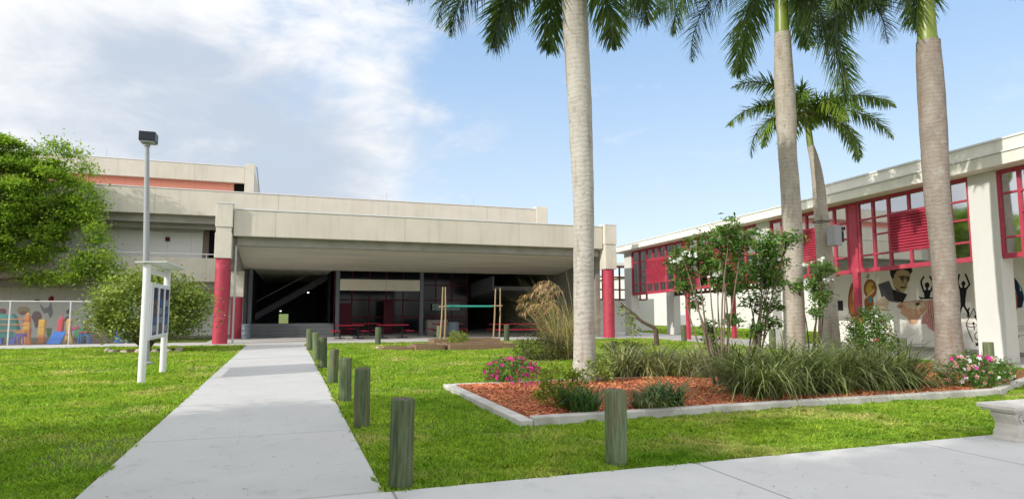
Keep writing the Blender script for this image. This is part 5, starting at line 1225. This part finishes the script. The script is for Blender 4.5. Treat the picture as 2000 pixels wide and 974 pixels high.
cn.build('cane', M_DRY, t)
PQ = np.array(PQ); n = len(PQ); V, F = strips(PQ, np.array(AZ), R(1)*rng.uniform(-40, 30, n), R(1)*rng.uniform(-95, -60, n), rng.uniform(0.12, 0.32, n), rng.uniform(0.015, 0.036, n), 3)
npmesh('seed_plume', V, F, M_PLUME, t)['kind'] = 'stuff'

# ================================================================== LIGHT, SKY, CAMERA
EL = R(28.0); SD = np.array([-0.952, -0.306])          # where the sun stands (left, a little behind)
sdir = Vector((SD[0]*math.cos(EL), SD[1]*math.cos(EL), math.sin(EL))).normalized()
sl = bpy.data.lights.new('sun', 'SUN'); sl.energy = 3.0; sl.angle = R(0.6); sl.color = (1.0, 0.95, 0.87)
so = bpy.data.objects.new('sun', sl); COL.objects.link(so); so.rotation_euler = (-sdir).to_track_quat('-Z', 'Y').to_euler(); so.location = (-20, -8, 20)
W = bpy.data.worlds.new('World'); SC.world = W; W.use_nodes = True
N, Lk = W.node_tree.nodes, W.node_tree.links
bg = N['Background']; sky = N.new('ShaderNodeTexSky'); sky.sky_type = 'NISHITA'; sky.sun_disc = False; sky.sun_elevation = EL
sky.sun_rotation = math.atan2(SD[0], SD[1]); sky.air_density = 1.0; sky.dust_density = 0.6; sky.ozone_density = 1.4; sky.altitude = 0
def math_(op, a, b=None, clamp=False):
    n_ = N.new('ShaderNodeMath'); n_.operation = op; n_.use_clamp = clamp
    for i, v in enumerate((a, b)):
        if v is None: continue
        if isinstance(v, (int, float)): n_.inputs[i].default_value = v
        else: Lk.new(v, n_.inputs[i])
    return n_.outputs[0]
def mrange(v, a, b, c=0.0, d=1.0, smooth=True):
    n_ = N.new('ShaderNodeMapRange'); n_.interpolation_type = 'SMOOTHSTEP' if smooth else 'LINEAR'
    Lk.new(v, n_.inputs['Value'])
    for k, q in zip(('From Min', 'From Max', 'To Min', 'To Max'), (a, b, c, d)): n_.inputs[k].default_value = q
    return n_.outputs[0]
tc = N.new('ShaderNodeTexCoord')
def dot(vec):
    n_ = N.new('ShaderNodeVectorMath'); n_.operation = 'DOT_PRODUCT'; Lk.new(tc.outputs['Generated'], n_.inputs[0]); n_.inputs[1].default_value = vec
    return n_.outputs['Value']
def noise(scale, detail, loc=(0, 0, 0), rough=0.55, sc=(1, 1, 1), dist=0.0):
    mp_ = N.new('ShaderNodeMapping'); mp_.inputs['Location'].default_value = loc; mp_.inputs['Scale'].default_value = sc; Lk.new(tc.outputs['Generated'], mp_.inputs[0])
    n_ = N.new('ShaderNodeTexNoise'); n_.inputs['Scale'].default_value = scale; n_.inputs['Detail'].default_value = detail; n_.inputs['Roughness'].default_value = rough; n_.inputs['Distortion'].default_value = dist
    Lk.new(mp_.outputs[0], n_.inputs['Vector']); return n_.outputs['Fac']
side = dot(tuple(RT)); elev = dot((0, 0, 1))
n1 = noise(3.2, 9, (0.3, 1.1, 0.2), 0.58, (1, 1, 1.8), 0.3); n2 = noise(7.0, 8, (2.0, 0.4, 1.3), 0.6, (1, 1, 2.2), 0.4); n3 = noise(2.2, 5, (4.2, 2.3, 0.6), 0.5, (1, 1, 1.5))
edge = math_('ADD', math_('MULTIPLY', side, -1.0), math_('MULTIPLY', math_('SUBTRACT', n1, 0.5), 1.0))
edge = math_('ADD', edge, math_('MULTIPLY', math_('SUBTRACT', n2, 0.5), 0.35)); edge = math_('ADD', edge, math_('MULTIPLY', elev, 0.22))
mask = mrange(edge, 0.10, 0.42)
wisp = math_('MULTIPLY', mrange(n2, 0.60, 0.74), 0.45); mask = math_('MAXIMUM', mask, math_('MULTIPLY', wisp, mrange(side, -0.1, 0.3, 1.0, 0.35)))
def rgbmix(f, a, b):
    n_ = N.new('ShaderNodeMixRGB')
    Lk.new(f, n_.inputs[0]) if not isinstance(f, (int, float)) else setattr(n_.inputs[0], 'default_value', f)
    for i, v in ((1, a), (2, b)):
        if isinstance(v, tuple): n_.inputs[i].default_value = v+(1,)
        else: Lk.new(v, n_.inputs[i])
    return n_.outputs[0]
KS = 1.0
CW = (5.6, 5.6, 5.65); CG = (3.15, 3.6, 4.25)
def udir(x, y):
    d = ray(x, y); return tuple(d/np.linalg.norm(d))
bw_ = mrange(dot(udir(180, 90)), 0.90, 0.99); bg_ = mrange(dot(udir(330, 350)), 0.945, 0.995)
shade = math_('ADD', math_('MULTIPLY', bw_, 0.7), math_('MULTIPLY', bg_, -0.95))
shade = math_('ADD', shade, math_('MULTIPLY', math_('SUBTRACT', n3, 0.5), 1.0)); shade = math_('ADD', shade, math_('MULTIPLY', math_('SUBTRACT', n2, 0.5), 1.3))
cloudc = rgbmix(mrange(shade, -0.42, 0.48), CG, CW)
hz = mrange(elev, 0.0, 0.55)
skyc = rgbmix(0.72, sky.outputs[0], rgbmix(hz, (4.2, 4.85, 5.45), (1.95, 3.3, 5.3)))
W_out = rgbmix(mask, skyc, cloudc)
# added bright cloud, out of view overhead and behind, lifts the shade light
fill_cloud = math_('MAXIMUM', mrange(elev, 0.52, 0.8), mrange(dot((-FW[0], -FW[1], 0)), -0.45, 0.15))
W_out = rgbmix(math_('MULTIPLY', fill_cloud, mrange(n1, 0.3, 0.5)), W_out, (7.4, 7.5, 7.65))
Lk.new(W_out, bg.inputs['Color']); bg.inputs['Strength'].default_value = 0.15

cam = bpy.data.cameras.new('camera'); co = bpy.data.objects.new('camera', cam); COL.objects.link(co)
cam.sensor_width = 36.0; cam.lens = FPX/2000*36.0; cam.clip_end = 3000; cam.clip_start = 0.1
co.location = (0, 0, CAMH); co.rotation_euler = (R(90)+PITCH, 0, -YAW)
SC.camera = co
SC.render.engine = 'CYCLES'
vs = SC.view_settings; vs.view_transform = 'Standard'; vs.look = 'None'; vs.gamma = 1.0; vs.exposure = 0.32; vs.use_curve_mapping = False
SC.cycles.max_bounces = 8; SC.cycles.transparent_max_bounces = 12
